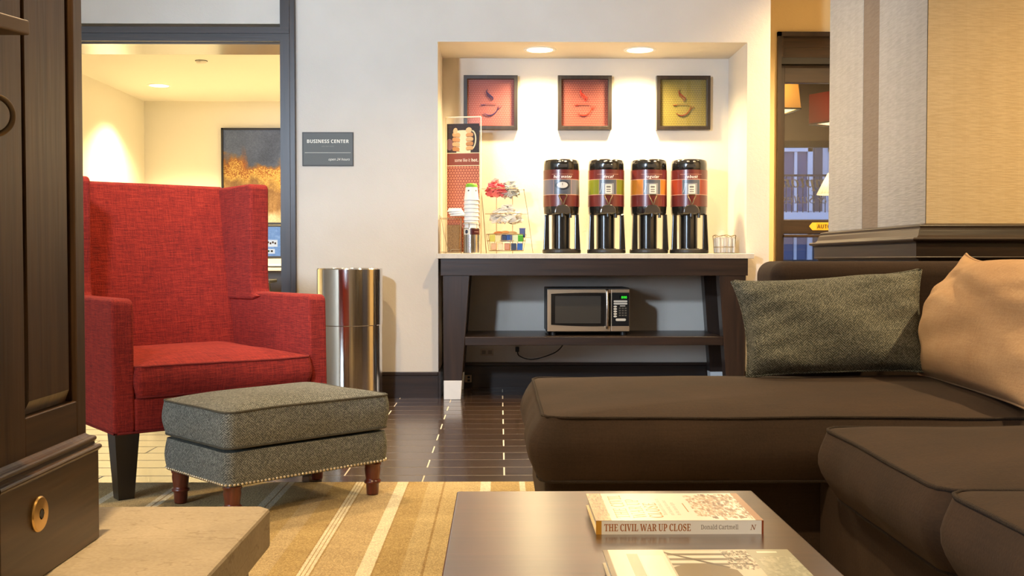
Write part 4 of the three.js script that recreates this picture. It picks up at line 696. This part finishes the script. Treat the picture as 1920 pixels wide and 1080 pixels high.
// ───────────── cups, lids, sleeves ─────────────
{
  const z = -6.19, x = -0.168;
  const h = thing('cup_holder', 'stainless cup holder with a maroon label under the tall stack of paper cups', 'cup holder', [x, CT + 0.0005, z], 0.15);
  part(h, 'cylinder', hardLathe([[0, 0.001], [0.047, 0.001], [0.0485, 0.004], [0.0485, 0.15], [0.046, 0.151], [0.0455, 0.02]], 0, 0, 0, 48), steel);
  const lab = canvasTex(512, 128, (c, w, hh) => { c.fillStyle = '#4a1512'; c.fillRect(0, 0, w, hh); c.fillStyle = '#d8d2c2'; c.fillRect(0, 0, 200, hh); c.fillStyle = '#3c4250'; c.beginPath(); c.arc(100, 64, 44, 0, 7); c.fill(); c.fillStyle = '#a57a70'; c.fillRect(300, 58, 140, 14); });
  part(h, 'label', [new THREE.CylinderGeometry(0.0489, 0.0489, 0.034, 40, 1, true, -1.25, 2.5).translate(0, 0.128, 0)], std({ map: lab, roughness: 0.4 }), { keep: true });
  part(h, 'wire_rim', [new THREE.TorusGeometry(0.0505, 0.0018, 8, 40).rotateX(Math.PI / 2).translate(0, 0.18, 0), ...[0, 1, 2, 3, 4, 5].map((k) => rod([0.0495 * Math.cos(k), 0.148, 0.0495 * Math.sin(k)], [0.0505 * Math.cos(k), 0.18, 0.0505 * Math.sin(k)], 0.0015))], wireMetal);
  const cupPrint = canvasTex(512, 256, (c, w, hh) => { c.fillStyle = '#f4f2ea'; c.fillRect(0, 0, w, hh); c.fillStyle = '#3c3a2c'; for (let i = 0; i < 5; i++) { c.beginPath(); c.ellipse(50 + i * 102, 70 + (i % 2) * 26, 11, 15, 0.4, 0, 7); c.fill(); } });
  const cupWhite = std({ color: new THREE.Color().setRGB(0.82, 0.81, 0.77), roughness: 0.55 });
  const ORD = ['first', 'second', 'third', 'fourth', 'fifth', 'sixth', 'seventh', 'eighth', 'ninth', 'tenth', 'eleventh', 'twelfth', 'thirteenth'];
  const N = 13, labels = (k) => (k === N - 1 ? 'upturned paper cup with a green base on top of the cup stack' : 'white paper cup at the very bottom of the upturned stack in the steel holder');
  let first;
  for (let k = 0; k < N; k++) {
    const y = 0.03 + k * 0.0237, pos = [x + Math.sin(k * 1.7) * 0.0006, CT + y, z];
    if (k === 0) { first = thing('paper_cup', labels(0), 'cup', pos, 0, 'paper cups stacked in the holder'); part(first, 'body', [lathe([[0.0445, 0.001], [0.033, 0.096], [0.0318, 0.0945], [0.0432, 0.001]], 0, 0, 0, 40)], cupWhite); part(first, 'rolled_rim', [new THREE.TorusGeometry(0.0448, 0.0024, 8, 40).rotateX(Math.PI / 2).translate(0, 0.0024, 0)], cupWhite); part(first, 'base_disc', [new THREE.CircleGeometry(0.0318, 32).rotateX(-Math.PI / 2).translate(0, 0.092, 0)], cupWhite); continue; }
    if (k < N - 1) { copyOf(first, pos, k * 0.4, `white paper cup, ${ORD[k]} from the bottom of the upturned stack in the steel holder`); continue; }
    const c = thing('paper_cup', labels(k), 'cup', pos, 0.2);
    part(c, 'body', [lathe([[0.0445, 0.001], [0.0352, 0.078]], 0, 0, 0, 40)], std({ map: cupPrint, roughness: 0.55 }), { keep: true });
    part(c, 'rolled_rim', [new THREE.TorusGeometry(0.0448, 0.0024, 8, 40).rotateX(Math.PI / 2).translate(0, 0.0024, 0)], cupWhite);
    part(c, 'green_base', [lathe([[0.0352, 0.078], [0.034, 0.09], [0.031, 0.0985], [0.02, 0.101], [0, 0.101]], 0, 0, 0, 40)], std({ color: new THREE.Color().setRGB(0.19, 0.45, 0.03), roughness: 0.5 }), { label: 'green base' });
  }
}
{
  const t = thing('condiment_box', 'clear acrylic box in a wire frame at the left end of the coffee bar', 'holder', [-0.292, CT + 0.0005, -6.25]);
  const x0 = -0.357, x1 = -0.232, y0 = CT + 0.001, y1 = 1.086, z0 = -6.34, z1 = -6.2, w = 0.0018;
  wpart(t, 'acrylic_wall', [bx(x0, x1, y0, y1 - 0.02, z1 - 0.002, z1), bx(x0, x0 + 0.002, y0, y1 - 0.02, z0, z1), bx(x0, x1, y0, y1 - 0.02, z0, z0 + 0.002), bx(x0, x1, y0, y0 + 0.003, z0, z1)], acrylic);
  const ring = (y) => tube([[x0, y, z0], [x1, y, z0], [x1, y, z1], [x0, y, z1]], w, 48, 6, true, 0.05);
  wpart(t, 'wire_frame', [ring(y1 - 0.018), ring(y0 + 0.008), ...[[x0, z0], [x1, z0], [x1, z1], [x0, z1]].map(([x, z]) => rod([x, y0, z], [x, y1 - (x === x0 ? 0 : 0.018), z], w)), tube([[x0 + 0.012, y1 - 0.025, z1 + 0.002], [x0 + 0.022, 0.99, z1 + 0.003], [x0 + 0.055, y0 + 0.006, z1 + 0.004], [x0 + 0.07, y0 + 0.022, z1 + 0.003], [x1, y0 + 0.022, z1 + 0.002]], w, 40, 6, false, 0.2)], wireMetal);
  const card = (() => { const a = lattice(128, [40, 12], 501); return std({ map: tex(128, 0.06, (x, y, i) => mixc([126, 92, 54], [178, 138, 88], a[i])), roughness: 0.85 }); })();
  let first;
  for (let k = 0; k < 7; k++) { const p = [-0.277 + (k % 2) * 0.002, CT + 0.006, z0 + 0.026 + k * 0.0155]; if (!k) { first = thing('cup_sleeve', 'rearmost brown cardboard cup sleeve standing in the clear box', 'cup sleeve', p, 0, 'cup sleeves in the clear box'); part(first, 'sleeve', [extr(shapeOf([[-0.034, 0], [0.034, 0], [0.038, 0.165], [-0.038, 0.165]], 0.003), 0.012, 0.004, 2)], card); part(first, 'top_fold', [bx(-0.037, 0.037, 0.163, 0.168, 0.002, 0.010, 0.002)], std({ color: new THREE.Color().setRGB(0.25, 0.05, 0.03), roughness: 0.8 })); } else copyOf(first, p, 0, k === 6 ? 'frontmost brown cardboard cup sleeve standing in the clear box' : `brown cardboard cup sleeve in the clear box, ${['second', 'third', 'fourth', 'fifth', 'sixth'][k - 1]} from the back`); }
  let lid;
  for (let k = 0; k < 3; k++) { const p = [-0.252 - k * 0.008, 1.0815 + k * 0.0125, -6.255]; if (!k) { lid = thing('cup_lid', 'lowest of the white plastic cup lids piled on the clear box', 'lid', p, 0, 'white lids piled on the clear box'); part(lid, 'lid_disc', [lathe([[0.046, 0], [0.047, 0.004], [0.0455, 0.009], [0.042, 0.011], [0.04, 0.02], [0.038, 0.0215], [0.036, 0.017], [0, 0.017]], 0, 0, 0, 36)], whitePlastic); } else copyOf(lid, p, k * 0.5, ['', 'middle one of the white plastic cup lids piled on the clear box', 'topmost of the white plastic cup lids piled on the clear box'][k]); }
}
// ───────────── three tier wire basket stand ─────────────
function packetHeap(R0, Hh, n, w, l, up, sd) {        // small flat sachets heaped in a bowl
  let q = sd * 3571 + 11; const r = () => { q = (q * 1664525 + 1013904223) >>> 0; return q / 4294967296; }, gs = [];
  for (let i = 0; i < n; i++) { const a = r() * 6.283, d = Math.sqrt(r()) * R0, hh = Hh * (1 - (d / R0) * (d / R0) * 0.7) * r(); const g = new THREE.BoxGeometry(w, 0.003, l); g.applyMatrix4(new THREE.Matrix4().makeRotationFromEuler(new THREE.Euler((r() - 0.5) * up, r() * 6.28, (r() - 0.5) * up))); gs.push(g.translate(d * Math.cos(a), hh, d * Math.sin(a) * 0.8)); }
  return gs;
}
{
  const t = thing('basket_stand', 'three tier wire basket stand of condiments left of the dispensers', 'stand', [0.035, CT + 0.0005, -6.43]), w = 0.0022, X = (x) => x - 0.035, Y = (y) => y - CT;
  part(t, 'wire_frame', [tube([[X(0.148), Y(1.25), 0.03], [X(0.172), Y(1.1), 0.05], [X(0.203), 0.002, 0.08]], w), tube([[X(-0.115), Y(1.255), 0.03], [X(-0.1), Y(1.1), 0.05], [X(-0.082), 0.002, 0.08]], w), rod([X(-0.02), 0.002, -0.06], [X(-0.02), Y(1.25), -0.06], w), rod([X(0.08), 0.002, -0.06], [X(0.08), Y(1.25), -0.06], w), rod([X(-0.115), Y(1.255), 0.03], [X(-0.06), Y(1.252), 0.035], w), rod([X(0.09), Y(1.25), 0.035], [X(0.148), Y(1.25), 0.03], w), rod([X(-0.09), Y(1.1), 0.05], [X(-0.05), Y(1.1), 0.05], w), rod([X(0.13), Y(1.1), 0.05], [X(0.172), Y(1.1), 0.05], w), rod([X(0.13), Y(0.955), 0.06], [X(0.188), Y(0.955), 0.06], w), new THREE.SphereGeometry(0.0045, 10, 8).translate(X(0.148), Y(1.25), 0.03)], wireMetal);
  const bowl = (cx, yr, Rb, dep, cz) => { const b = []; for (let i = 0; i <= 8; i++) { const a = i / 8 * 90 * R; b.push([Rb * Math.sin(a) + 0.0001, dep * (1 - Math.cos(a))]); } part(t, 'clear_bowl', [lathe(b, X(cx), Y(yr) - dep, cz, 40)], acrylic); part(t, 'wire_ring', [new THREE.TorusGeometry(Rb + 0.002, 0.0024, 8, 48).rotateX(Math.PI / 2).translate(X(cx), Y(yr), cz)], wireMetal); };
  bowl(0.018, 1.252, 0.092, 0.058, 0.035); bowl(0.038, 1.1, 0.096, 0.06, 0.045);
  const rr = (y, rx, rz) => tube(Array.from({ length: 24 }, (_, i) => [X(0.04) + rx * Math.cos(i * 15 * R), Y(y), 0.055 + rz * Math.sin(i * 15 * R)]), w, 72, 6, true);
  part(t, 'wire_basket', [rr(0.975, 0.122, 0.075), rr(0.935, 0.118, 0.072), rr(0.875, 0.105, 0.066), ...Array.from({ length: 14 }, (_, i) => { const a = i / 14 * 6.283; return rod([X(0.04) + 0.122 * Math.cos(a), Y(0.975), 0.055 + 0.075 * Math.sin(a)], [X(0.04) + 0.104 * Math.cos(a), Y(0.872), 0.055 + 0.065 * Math.sin(a)], 0.0016, 6); })], wireMetal);
  const heap = (name, label, cx, y, cz, gs, col, tint = 0.08) => { const g = gs.map((q) => q.translate(cx, y, cz)); return single(name, g, std({ color: new THREE.Color().setRGB(...col), roughness: 0.55 }), label, 'packets', { stuff: true }); };
  heap('pink_packets', 'heap of pink sweetener packets in the top bowl of the basket stand', -0.020, 1.212, -6.395, packetHeap(0.052, 0.1, 90, 0.03, 0.045, 1.9, 3), [0.72, 0.12, 0.14]);
  heap('silver_packets', 'heap of grey and white sugar packets in the top bowl, at its right', 0.064, 1.212, -6.39, packetHeap(0.04, 0.105, 60, 0.028, 0.045, 2.4, 5), [0.52, 0.50, 0.45]);
  heap('white_packets', 'heap of white creamer packets in the middle bowl of the basket stand', 0.038, 1.052, -6.385, packetHeap(0.08, 0.105, 150, 0.034, 0.05, 1.5, 7), [0.78, 0.75, 0.69]);
  // tea packets in the bottom basket
  const tea = [[-0.045, 0.93, [0.46, 0.44, 0.08], 'olive yellow'], [-0.01, 0.925, [0.62, 0.54, 0.30], 'pale gold'], [0.025, 0.93, [0.016, 0.03, 0.09], 'navy blue'], [0.058, 0.93, [0.02, 0.07, 0.28], 'bright blue'], [0.095, 0.928, [0.45, 0.52, 0.30], 'pale green'], [0.125, 0.93, [0.06, 0.30, 0.03], 'leaf green'], [-0.035, 0.878, [0.50, 0.30, 0.14], 'caramel brown'], [0.005, 0.878, [0.66, 0.52, 0.34], 'cream'], [0.045, 0.878, [0.40, 0.16, 0.07], 'rust red'], [0.085, 0.878, [0.03, 0.05, 0.10], 'dark slate blue'], [0.122, 0.878, [0.02, 0.09, 0.36], 'cobalt blue']];
  for (const [x, y, c, nm] of tea) { const o = thing('tea_packet', `${nm} tea packet in the ${y > 0.9 ? 'upper' : 'lower'} row of the bottom basket`, 'packet', [x, y, -6.312], (rnd() - 0.5) * 0.3, 'tea packets in the bottom basket'); part(o, 'wrapper', [bx(-0.017, 0.017, 0, 0.04, -0.006, 0.006, 0.004)], std({ color: new THREE.Color().setRGB(...c), roughness: 0.35 })); part(o, 'crimped_end', [bx(-0.016, 0.016, 0.039, 0.043, -0.001, 0.001)], std({ color: new THREE.Color().setRGB(...c.map((q) => q * 0.8 + 0.1)), roughness: 0.4 })); }
  for (const [x, y, a, c, nm] of [[-0.005, 0.982, 0.15, [0.55, 0.18, 0.05], 'rust brown'], [0.035, 0.985, -0.1, [0.62, 0.28, 0.08], 'orange'], [0.075, 0.983, 0.2, [0.58, 0.36, 0.16], 'light brown']]) { const o = thing('snack_packet', `${nm} packet lying across the top of the bottom basket`, 'packet', [x, y, -6.36], a); part(o, 'wrapper', [new THREE.SphereGeometry(1, 18, 10).scale(0.032, 0.012, 0.024)], std({ color: new THREE.Color().setRGB(...c), roughness: 0.4 })); part(o, 'crimped_end', [bx(-0.036, -0.03, -0.001, 0.001, -0.018, 0.018), bx(0.03, 0.036, -0.001, 0.001, -0.018, 0.018)], std({ color: new THREE.Color().setRGB(...c.map((q) => q * 0.9 + 0.05)), roughness: 0.4 })); }
  { const o = thing('tea_packet', 'dark blue foil packet sticking up at the right of the bottom basket', 'packet', [0.138, 0.955, -6.34], -0.3); part(o, 'wrapper', [bx(-0.018, 0.018, 0, 0.052, -0.005, 0.005, 0.004)], std({ color: new THREE.Color().setRGB(0.02, 0.03, 0.14), roughness: 0.3 })); part(o, 'crimped_end', [bx(-0.02, 0.02, 0.05, 0.058, -0.001, 0.001)], std({ color: new THREE.Color().setRGB(0.05, 0.06, 0.22), roughness: 0.3 })); }
}
// ───────────── wire caddy at the right ─────────────
{
  const t = thing('wire_caddy', 'small oval wire caddy at the right end of the coffee bar', 'caddy', [1.369, CT + 0.0005, -6.33]), w = 0.002;
  const el = (y, a, b, wave = 0) => tube(Array.from({ length: 48 }, (_, i) => [a * Math.cos(i * 7.5 * R), y + wave * Math.abs(Math.sin(i * 7.5 * 3 * R)), b * Math.sin(i * 7.5 * R)]), w, 120, 6, true);
  part(t, 'wire_frame', [el(0.004, 0.062, 0.045), el(0.04, 0.065, 0.047), el(0.1, 0.07, 0.05, 0.012), ...Array.from({ length: 12 }, (_, i) => { const a = i * 30 * R; return rod([0.062 * Math.cos(a), 0.004, 0.045 * Math.sin(a)], [0.07 * Math.cos(a), 0.1, 0.05 * Math.sin(a)], 0.0016, 6); })], wireMetal);
  part(t, 'base_plate', [(() => { const s = new THREE.Shape(); s.absellipse(0, 0, 0.061, 0.044, 0, 6.2832); return extr(s, 0.003).rotateX(-Math.PI / 2); })()], wireMetal);
  let first; for (let k = 0; k < 8; k++) { const p = [1.369 - 0.044 + k * 0.0125, CT + 0.005, -6.33 + (k % 2) * 0.004], cream = k < 4; if (!k) { first = thing('sugar_packet', 'leftmost cream paper packet standing in the wire caddy', 'packet', p, 0.35, 'packets in the wire caddy'); part(first, 'wrapper', [bx(-0.0055, 0.0055, 0, 0.088, -0.028, 0.028, 0.003)], paper); part(first, 'crimped_end', [bx(-0.001, 0.001, 0.086, 0.093, -0.027, 0.027)], paper); } else copyOf(first, p, 0.35 + (rnd() - 0.5) * 0.3, k === 7 ? 'rightmost cream paper packet standing in the wire caddy' : `cream paper packet in the wire caddy, ${['second', 'third', 'fourth', 'fifth', 'sixth', 'seventh'][k - 1]} from its left`); }
}
// ───────────── business centre furnishings ─────────────
{
  const t = thing('framed_painting', 'large abstract blue and ochre painting in a thin dark frame on the business centre wall', 'painting', [-2.14, 1.6, BZ]), w = 0.92, h = 0.9;
  const A = fbm(512, 6, 5, 601), B = fbm(512, [30, 8], 4, 607), C = lattice(512, 128, 611);
  const P = tex(512, [w, h], (x, y, i) => {
    const v = 1 - y / 512, u = x / 512, e = v + (A[i] - 0.5) * 0.34 + (B[i] - 0.5) * 0.05 - u * 0.05;        // v: 0 at the top
    const blue = mixc([58, 70, 100], [92, 106, 142], A[i] * 1.2), rust = mixc([132, 78, 42], [176, 122, 62], B[i]), och = mixc([158, 122, 58], [216, 178, 100], A[i] * 0.5 + C[i] * 0.5), brown = mixc([104, 74, 46], [144, 110, 70], B[i]), pale = mixc([150, 134, 104], [188, 178, 160], A[i]);
    let c = e < 0.3 ? blue : e < 0.4 ? mixc(blue, rust, (e - 0.3) * 10) : e < 0.52 ? mixc(rust, och, clamp((C[i] - 0.35) * 3, 0, 1)) : e < 0.62 ? mixc(och, brown, (e - 0.52) * 10) : e < 0.78 ? brown : mixc(brown, pale, clamp((e - 0.78) * 7, 0, 1));
    const st = Math.exp(-Math.pow((u - 0.22 + (B[i] - 0.5) * 0.08) / 0.022, 2)) * clamp((v - 0.16) * 6, 0, 1) * clamp((0.5 - v) * 8, 0, 1); c = mixc(c, [158, 82, 44], 0.7 * st * (0.4 + C[i] * 0.6));
    return c.map((q) => q + (C[i] - 0.5) * 22);
  });
  P.repeat.set(1, 1);
  part(t, 'canvas', [new THREE.PlaneGeometry(w - 0.03, h - 0.03).translate(0, 0, 0.022)], std({ map: P, roughness: 0.7 }), { keep: true });
  part(t, 'frame', [bx(-w / 2, w / 2, h / 2 - 0.018, h / 2, 0.001, 0.035), bx(-w / 2, w / 2, -h / 2, -h / 2 + 0.018, 0.001, 0.035), bx(-w / 2, -w / 2 + 0.018, -h / 2, h / 2, 0.001, 0.035), bx(w / 2 - 0.018, w / 2, -h / 2, h / 2, 0.001, 0.035)], nearBlack);
  const d = thing('desk', 'long pale topped computer desk along the business centre wall', 'desk', [-2.1, 0, -9.5]);
  wpart(d, 'desk_top', [bx(-3.1, -0.8, 0.722, 0.75, -9.22, -9.79, 0.003)], quartz);
  wpart(d, 'modesty_panel', [bx(-3.08, -0.82, 0.1, 0.72, -9.6, -9.63)], espressoH);
  for (const x of [-3.08, -0.86]) wpart(d, 'side_panel', [bx(x, x + 0.04, 0.002, 0.722, -9.25, -9.7)], espressoV);
  const m = thing('computer_monitor', 'black computer monitor showing a blue screen on the desk behind the red chair', 'monitor', [-2.17, 0.7505, -9.42]);
  const S = canvasTex(512, 384, (c, w2, h2) => { c.fillStyle = '#7fa6d8'; c.fillRect(0, 0, w2, h2); sepia(c, 0, 0, w2, h2, 31, ['#86aee0', '#9cc0ea', '#6f98cf', '#7aa2d6']); c.fillStyle = '#f2f4f6'; c.fillRect(360, 170, 120, 90); c.fillRect(350, 290, 100, 60); c.fillStyle = '#402018'; for (let i = 0; i < 4; i++) c.fillRect(368 + i * 26, 190 + (i % 2) * 12, 18, 26); c.fillStyle = '#1d5a34'; c.fillRect(370, 306, 22, 24); c.fillStyle = '#222'; c.fillRect(405, 306, 24, 24); });
  wpart(m, 'bezel', [bx(-2.4, -1.947, 0.83, 1.13, -9.35, -9.385, 0.006)], blackPlastic);
  wpart(m, 'screen', [new THREE.PlaneGeometry(0.42, 0.262).translate(-2.174, 0.983, -9.3492)], std({ color: 0x000000, emissive: 0xffffff, emissiveMap: S, emissiveIntensity: 0.9 }), { keep: true });
  wpart(m, 'stand', [bx(-2.2, -2.14, 0.762, 0.85, -9.37, -9.4), bx(-2.28, -2.06, 0.751, 0.762, -9.345, -9.5, 0.004)], blackPlastic);
  const k = thing('keyboard', 'dark computer keyboard with pale keys in front of the monitor', 'keyboard', [-2.13, 0.7505, -9.28]);
  part(k, 'keyboard_base', [bx(-0.2, 0.2, 0.0, 0.014, -0.06, 0.045, 0.004)], blackPlastic);
  const keys = []; for (let i = 0; i < 14; i++) for (let j = 0; j < 4; j++) keys.push(bx(-0.19 + i * 0.027, -0.19 + i * 0.027 + 0.022, 0.014, 0.02 + j * 0.004, 0.035 - j * 0.025, 0.015 - j * 0.025)); part(k, 'keys', keys, whitePlastic, { stuff: true });
  const mo = thing('computer_mouse', 'small pale computer mouse at the right of the keyboard', 'mouse', [-1.9, 0.7505, -9.27]); part(mo, 'mouse_body', [new THREE.SphereGeometry(1, 20, 12, 0, 6.2832, 0, Math.PI / 2).scale(0.03, 0.03, 0.05)], whitePlastic); part(mo, 'scroll_wheel', [new THREE.TorusGeometry(0.008, 0.003, 8, 16).rotateY(Math.PI / 2).translate(0, 0.026, -0.022)], blackPlastic);
  const ch = thing('office_chair', 'black office chair with a silver edged armrest at the computer desk', 'chair', [-2.2, 0, -8.9]);
  wpart(ch, 'seat', [bx(-2.44, -1.97, 0.42, 0.5, -8.66, -9.1, 0.03, 4)], blackPlastic);
  wpart(ch, 'backrest', [bx(-2.4, -2.01, 0.55, 0.68, -8.6, -8.66, 0.025, 4)], blackPlastic);
  wpart(ch, 'back_support', [rod([-2.2, 0.45, -8.68], [-2.2, 0.58, -8.64], 0.018)], blackPlastic);
  for (const x of [-2.44, -1.96]) { const a = wpart(ch, 'armrest', [bx(x - 0.045, x + 0.045, 0.625, 0.655, -8.7, -8.98, 0.012, 3), tube([[x, 0.63, -8.8], [x, 0.56, -8.83], [x * 0.995, 0.46, -8.86]], 0.022, 16, 10)], blackPlastic); wpart(a, 'armrest_edge', [bx(x - 0.035, x + 0.035, 0.628, 0.634, -8.688, -8.699)], steelPlain); }
  wpart(ch, 'gas_column', [rod([-2.2, 0.1, -8.88], [-2.2, 0.43, -8.88], 0.025, 14)], blackPlastic);
  for (let i = 0; i < 5; i++) { const a = i * 72 * R; wpart(ch, 'base_arm', [rod([-2.2, 0.1, -8.88], [-2.2 + 0.28 * Math.cos(a), 0.06, -8.88 + 0.28 * Math.sin(a)], 0.016, 10)], blackPlastic); wpart(ch, 'caster', [new THREE.SphereGeometry(0.028, 12, 8).translate(-2.2 + 0.28 * Math.cos(a), 0.028, -8.88 + 0.28 * Math.sin(a))], blackPlastic); }
  const det = thing('smoke_detector', 'small white smoke detector on the business centre ceiling', 'detector', [-2.22, BCY, -7.81]);
  part(det, 'detector_body', [lathe([[0.0, -0.024], [0.03, -0.024], [0.038, -0.014], [0.042, 0]], 0, 0, 0, 32)], std({ color: new THREE.Color().setRGB(0.75, 0.7, 0.6), roughness: 0.5 })); part(det, 'detector_ring', [lathe([[0.044, -0.004], [0.046, 0]], 0, 0, 0, 32), lathe([[0.04, -0.004], [0.044, -0.004]], 0, 0, 0, 32)], blackPlastic);
}
// ───────────── recessed lights ─────────────
function downlight(x, y, z, label, rgb, power, { r = 0.075, angle = 62, pen = 0.7, k = 6, up = 0, group } = {}) {
  const t = thing('recessed_light', label, 'light', [x, y, z], 0, group);
  part(t, 'trim_ring', [lathe([[r - 0.004, -0.001], [r, -0.005], [r + 0.016, -0.004], [r + 0.018, 0]], 0, 0, 0, 40)], whitePlastic);
  part(t, 'lens', [new THREE.CircleGeometry(r, 40).rotateX(Math.PI / 2).translate(0, -0.003, 0)], glow(rgb, k));
  const s = new THREE.SpotLight(new THREE.Color().setRGB(...rgb), power, 0, angle * R, pen, 2); s.position.set(0, -0.02, 0); s.target.position.set(0, -1, 0); s.castShadow = true; s.shadow.radius = r / 0.02 * 0.7; t.add(s); t.add(s.target); return t;
}
downlight(0.246, NT - 0.001, -6.405, 'glowing recessed light in the niche soffit above the first two pictures', NICHE, I.niche, { r: 0.082, angle: 74, pen: 0.55, k: 9 });
downlight(0.860, NT - 0.001, -6.405, 'glowing recessed light in the niche soffit toward the right picture', NICHE, I.niche, { r: 0.082, angle: 74, pen: 0.55, k: 9 });
downlight(-2.89, BCY - 0.001, -8.906, 'glowing recessed light in the business centre ceiling near its left wall', WARMER, I.bc, { r: 0.08, angle: 58, pen: 0.5, k: 9 });
for (const [x, z, w] of [[-1.6, -8.9, 'above the computer desk'], [-1.5, -7.4, 'just inside the business centre doorway']]) downlight(x, BCY - 0.001, z, `recessed ceiling light ${w}`, WARMER, I.bc * 0.9, { r: 0.08, angle: 70, k: 9 });
for (const [x, z, w, f] of [[-1.05, -4.35, 'over the red chair', 0.95], [0.55, -4.8, 'before the coffee bar', 1.1], [-0.55, -0.95, 'over the coffee table', 2.1], [2.5, -2.5, 'over the corner of the sofa', 2.0], [-0.85, -3.55, 'over the footstool', 0.45], [2.3, -5.9, 'before the entrance', 3.6]]) downlight(x, CEIL - 0.001, z, `recessed ceiling light ${w}`, WARM, I.can * f, { angle: 68, k: 8 });

// ───────────── entrance hall: pendants, lamp, street beyond ─────────────
function pendant(x, y, z, w, h, taper, col, label, turn, power) {
  const t = thing('pendant_lamp', label, 'lamp', [x, y, z], turn);
  const sh = phy({ color: new THREE.Color().setRGB(...col), transmission: 0.2, roughness: 1, thickness: 0 });
  const g = (r0, r1) => { const q = new THREE.CylinderGeometry(r1 * Math.SQRT1_2, r0 * Math.SQRT1_2, h, 4, 1, true).rotateY(Math.PI / 4).translate(0, h / 2, 0).toNonIndexed(); q.computeVertexNormals(); return q; };
  part(t, 'shade', [g(w, w * taper)], sh);
  part(t, 'shade_edge', [...[-1, 1].flatMap((s) => [bx(-w / 2, w / 2, -0.004, 0.008, s * w / 2 - 0.004, s * w / 2 + 0.004), bx(s * w / 2 - 0.004, s * w / 2 + 0.004, -0.004, 0.008, -w / 2, w / 2)])], nearBlack);
  part(t, 'diffuser', [bx(-w / 2 + 0.01, w / 2 - 0.01, 0.01, 0.014, -w / 2 + 0.01, w / 2 - 0.01)], glow(WARMER, 1.6));
  part(t, 'bulb', [new THREE.SphereGeometry(0.04, 16, 10).translate(0, h * 0.5, 0)], glow(WARMER, 6));
  part(t, 'cord', [rod([0, h, 0], [0, CEIL - y - 0.002, 0], 0.005)], nearBlack);
  const l = new THREE.PointLight(new THREE.Color().setRGB(...WARMER), power, 0, 2); l.position.set(0, h * 0.5, 0); l.castShadow = true; t.add(l);
  const a = new THREE.RectAreaLight(new THREE.Color().setRGB(...WARMER), power * 1.2, w * 0.8, w * 0.8); a.position.set(0, -0.012, 0); a.rotation.x = -Math.PI / 2; t.add(a);
}
pendant(2.13, 1.985, -8.2, 0.36, 0.3, 0.86, [0.40, 0.22, 0.06], 'amber square pendant lamp seen at the top left of the entrance glass', 0.1, I.pendant);
pendant(2.79, 1.90, -8.25, 0.46, 0.24, 1.0, [0.10, 0.012, 0.01], 'dark red square pendant lamp seen through the entrance glass', 0.55, I.pendant);
{
  const t = thing('floor_lamp', 'lamp with a white pleated shade behind the entrance glass beside the pillar', 'lamp', [2.93, 0, -9.0]), p = [], p2 = [];
  const rows = [0, 1].map((j) => Array.from({ length: 121 }, (_, i) => { const a = i / 120 * 6.2832, r = lerp(0.175, 0.085, j) * (1 + 0.025 * Math.cos(i * 6.2832 / 4)); return V(r * Math.cos(a), lerp(1.385, 1.57, j), r * Math.sin(a)); }));
  part(t, 'shade', [gridMesh(rows, false, true)], phy({ color: new THREE.Color().setRGB(0.85, 0.82, 0.74), transmission: 0.4, roughness: 1, thickness: 0 }));
  part(t, 'bulb', [new THREE.SphereGeometry(0.035, 16, 10).translate(0, 1.46, 0)], glow(WARMER, 1.5));
  part(t, 'pole', [rod([0, 0.03, 0], [0, 1.42, 0], 0.012, 12)], bronzeMetal); part(t, 'base', [lathe([[0, 0.03], [0.03, 0.03], [0.14, 0.015], [0.14, 0.001], [0, 0.001]], 0, 0, 0, 32)], bronzeMetal);
  const l = new THREE.PointLight(new THREE.Color().setRGB(...WARMER), 0.35, 0, 2); l.position.set(0, 1.46, 0); l.castShadow = true; t.add(l);
}
{
  const b = thing('apartment_building', 'pale town house with balconies seen in blue dusk through the entrance glass', 'building', [7, 0, -22]);
  const wall = std({ color: new THREE.Color().setRGB(0.74, 0.74, 0.76), roughness: 0.9 }), win = phy({ color: new THREE.Color().setRGB(0.05, 0.09, 0.2), roughness: 0.15 }), fr = std({ color: new THREE.Color().setRGB(0.72, 0.74, 0.78), roughness: 0.7 });
  part(b, 'facade', [bx(-7, 7, -0.5, 7, -0.4, 0)], wall);
  for (let i = 0; i < 6; i++) for (let j = 0; j < 2; j++) { const x = -3.2 + i * 1.05, y = 0.1 + j * 1.75; const f = part(b, 'window', [bx(x, x + 0.1, y, y + 1.35, 0, 0.08), bx(x + 0.6, x + 0.7, y, y + 1.35, 0, 0.08), bx(x, x + 0.7, y + 1.25, y + 1.35, 0, 0.08), bx(x + 0.32, x + 0.38, y, y + 1.3, 0, 0.06)], fr); part(f, 'pane', [bx(x + 0.05, x + 0.65, y, y + 1.3, 0.005, 0.02)], win); part(b, 'shutter', [bx(x + 0.74, x + 0.92, y, y + 1.35, 0, 0.05)], std({ color: new THREE.Color().setRGB(0.07, 0.08, 0.1), roughness: 0.8 })); }
  for (let j = 0; j < 2; j++) { const y = j * 1.75; part(b, 'balcony_slab', [bx(-4, 4, y - 0.1, y + 0.04, 0, 0.7)], fr); const r = []; for (let i = 0; i < 70; i++) r.push(bx(-4 + i * 0.115, -3.985 + i * 0.115, y, y + 0.8, 0.66, 0.675)); r.push(bx(-4, 4, y + 0.78, y + 0.82, 0.64, 0.69)); part(b, 'balcony_railing', r, nearBlack, { stuff: true }); }
  single('street', [bx(-6, 26, -0.75, -0.52, -11.7, -24)], std({ color: new THREE.Color().setRGB(0.12, 0.12, 0.12), roughness: 0.9 }), 'dark street paving outside the entrance', 'street');
}

renderer.render(scene, camera);
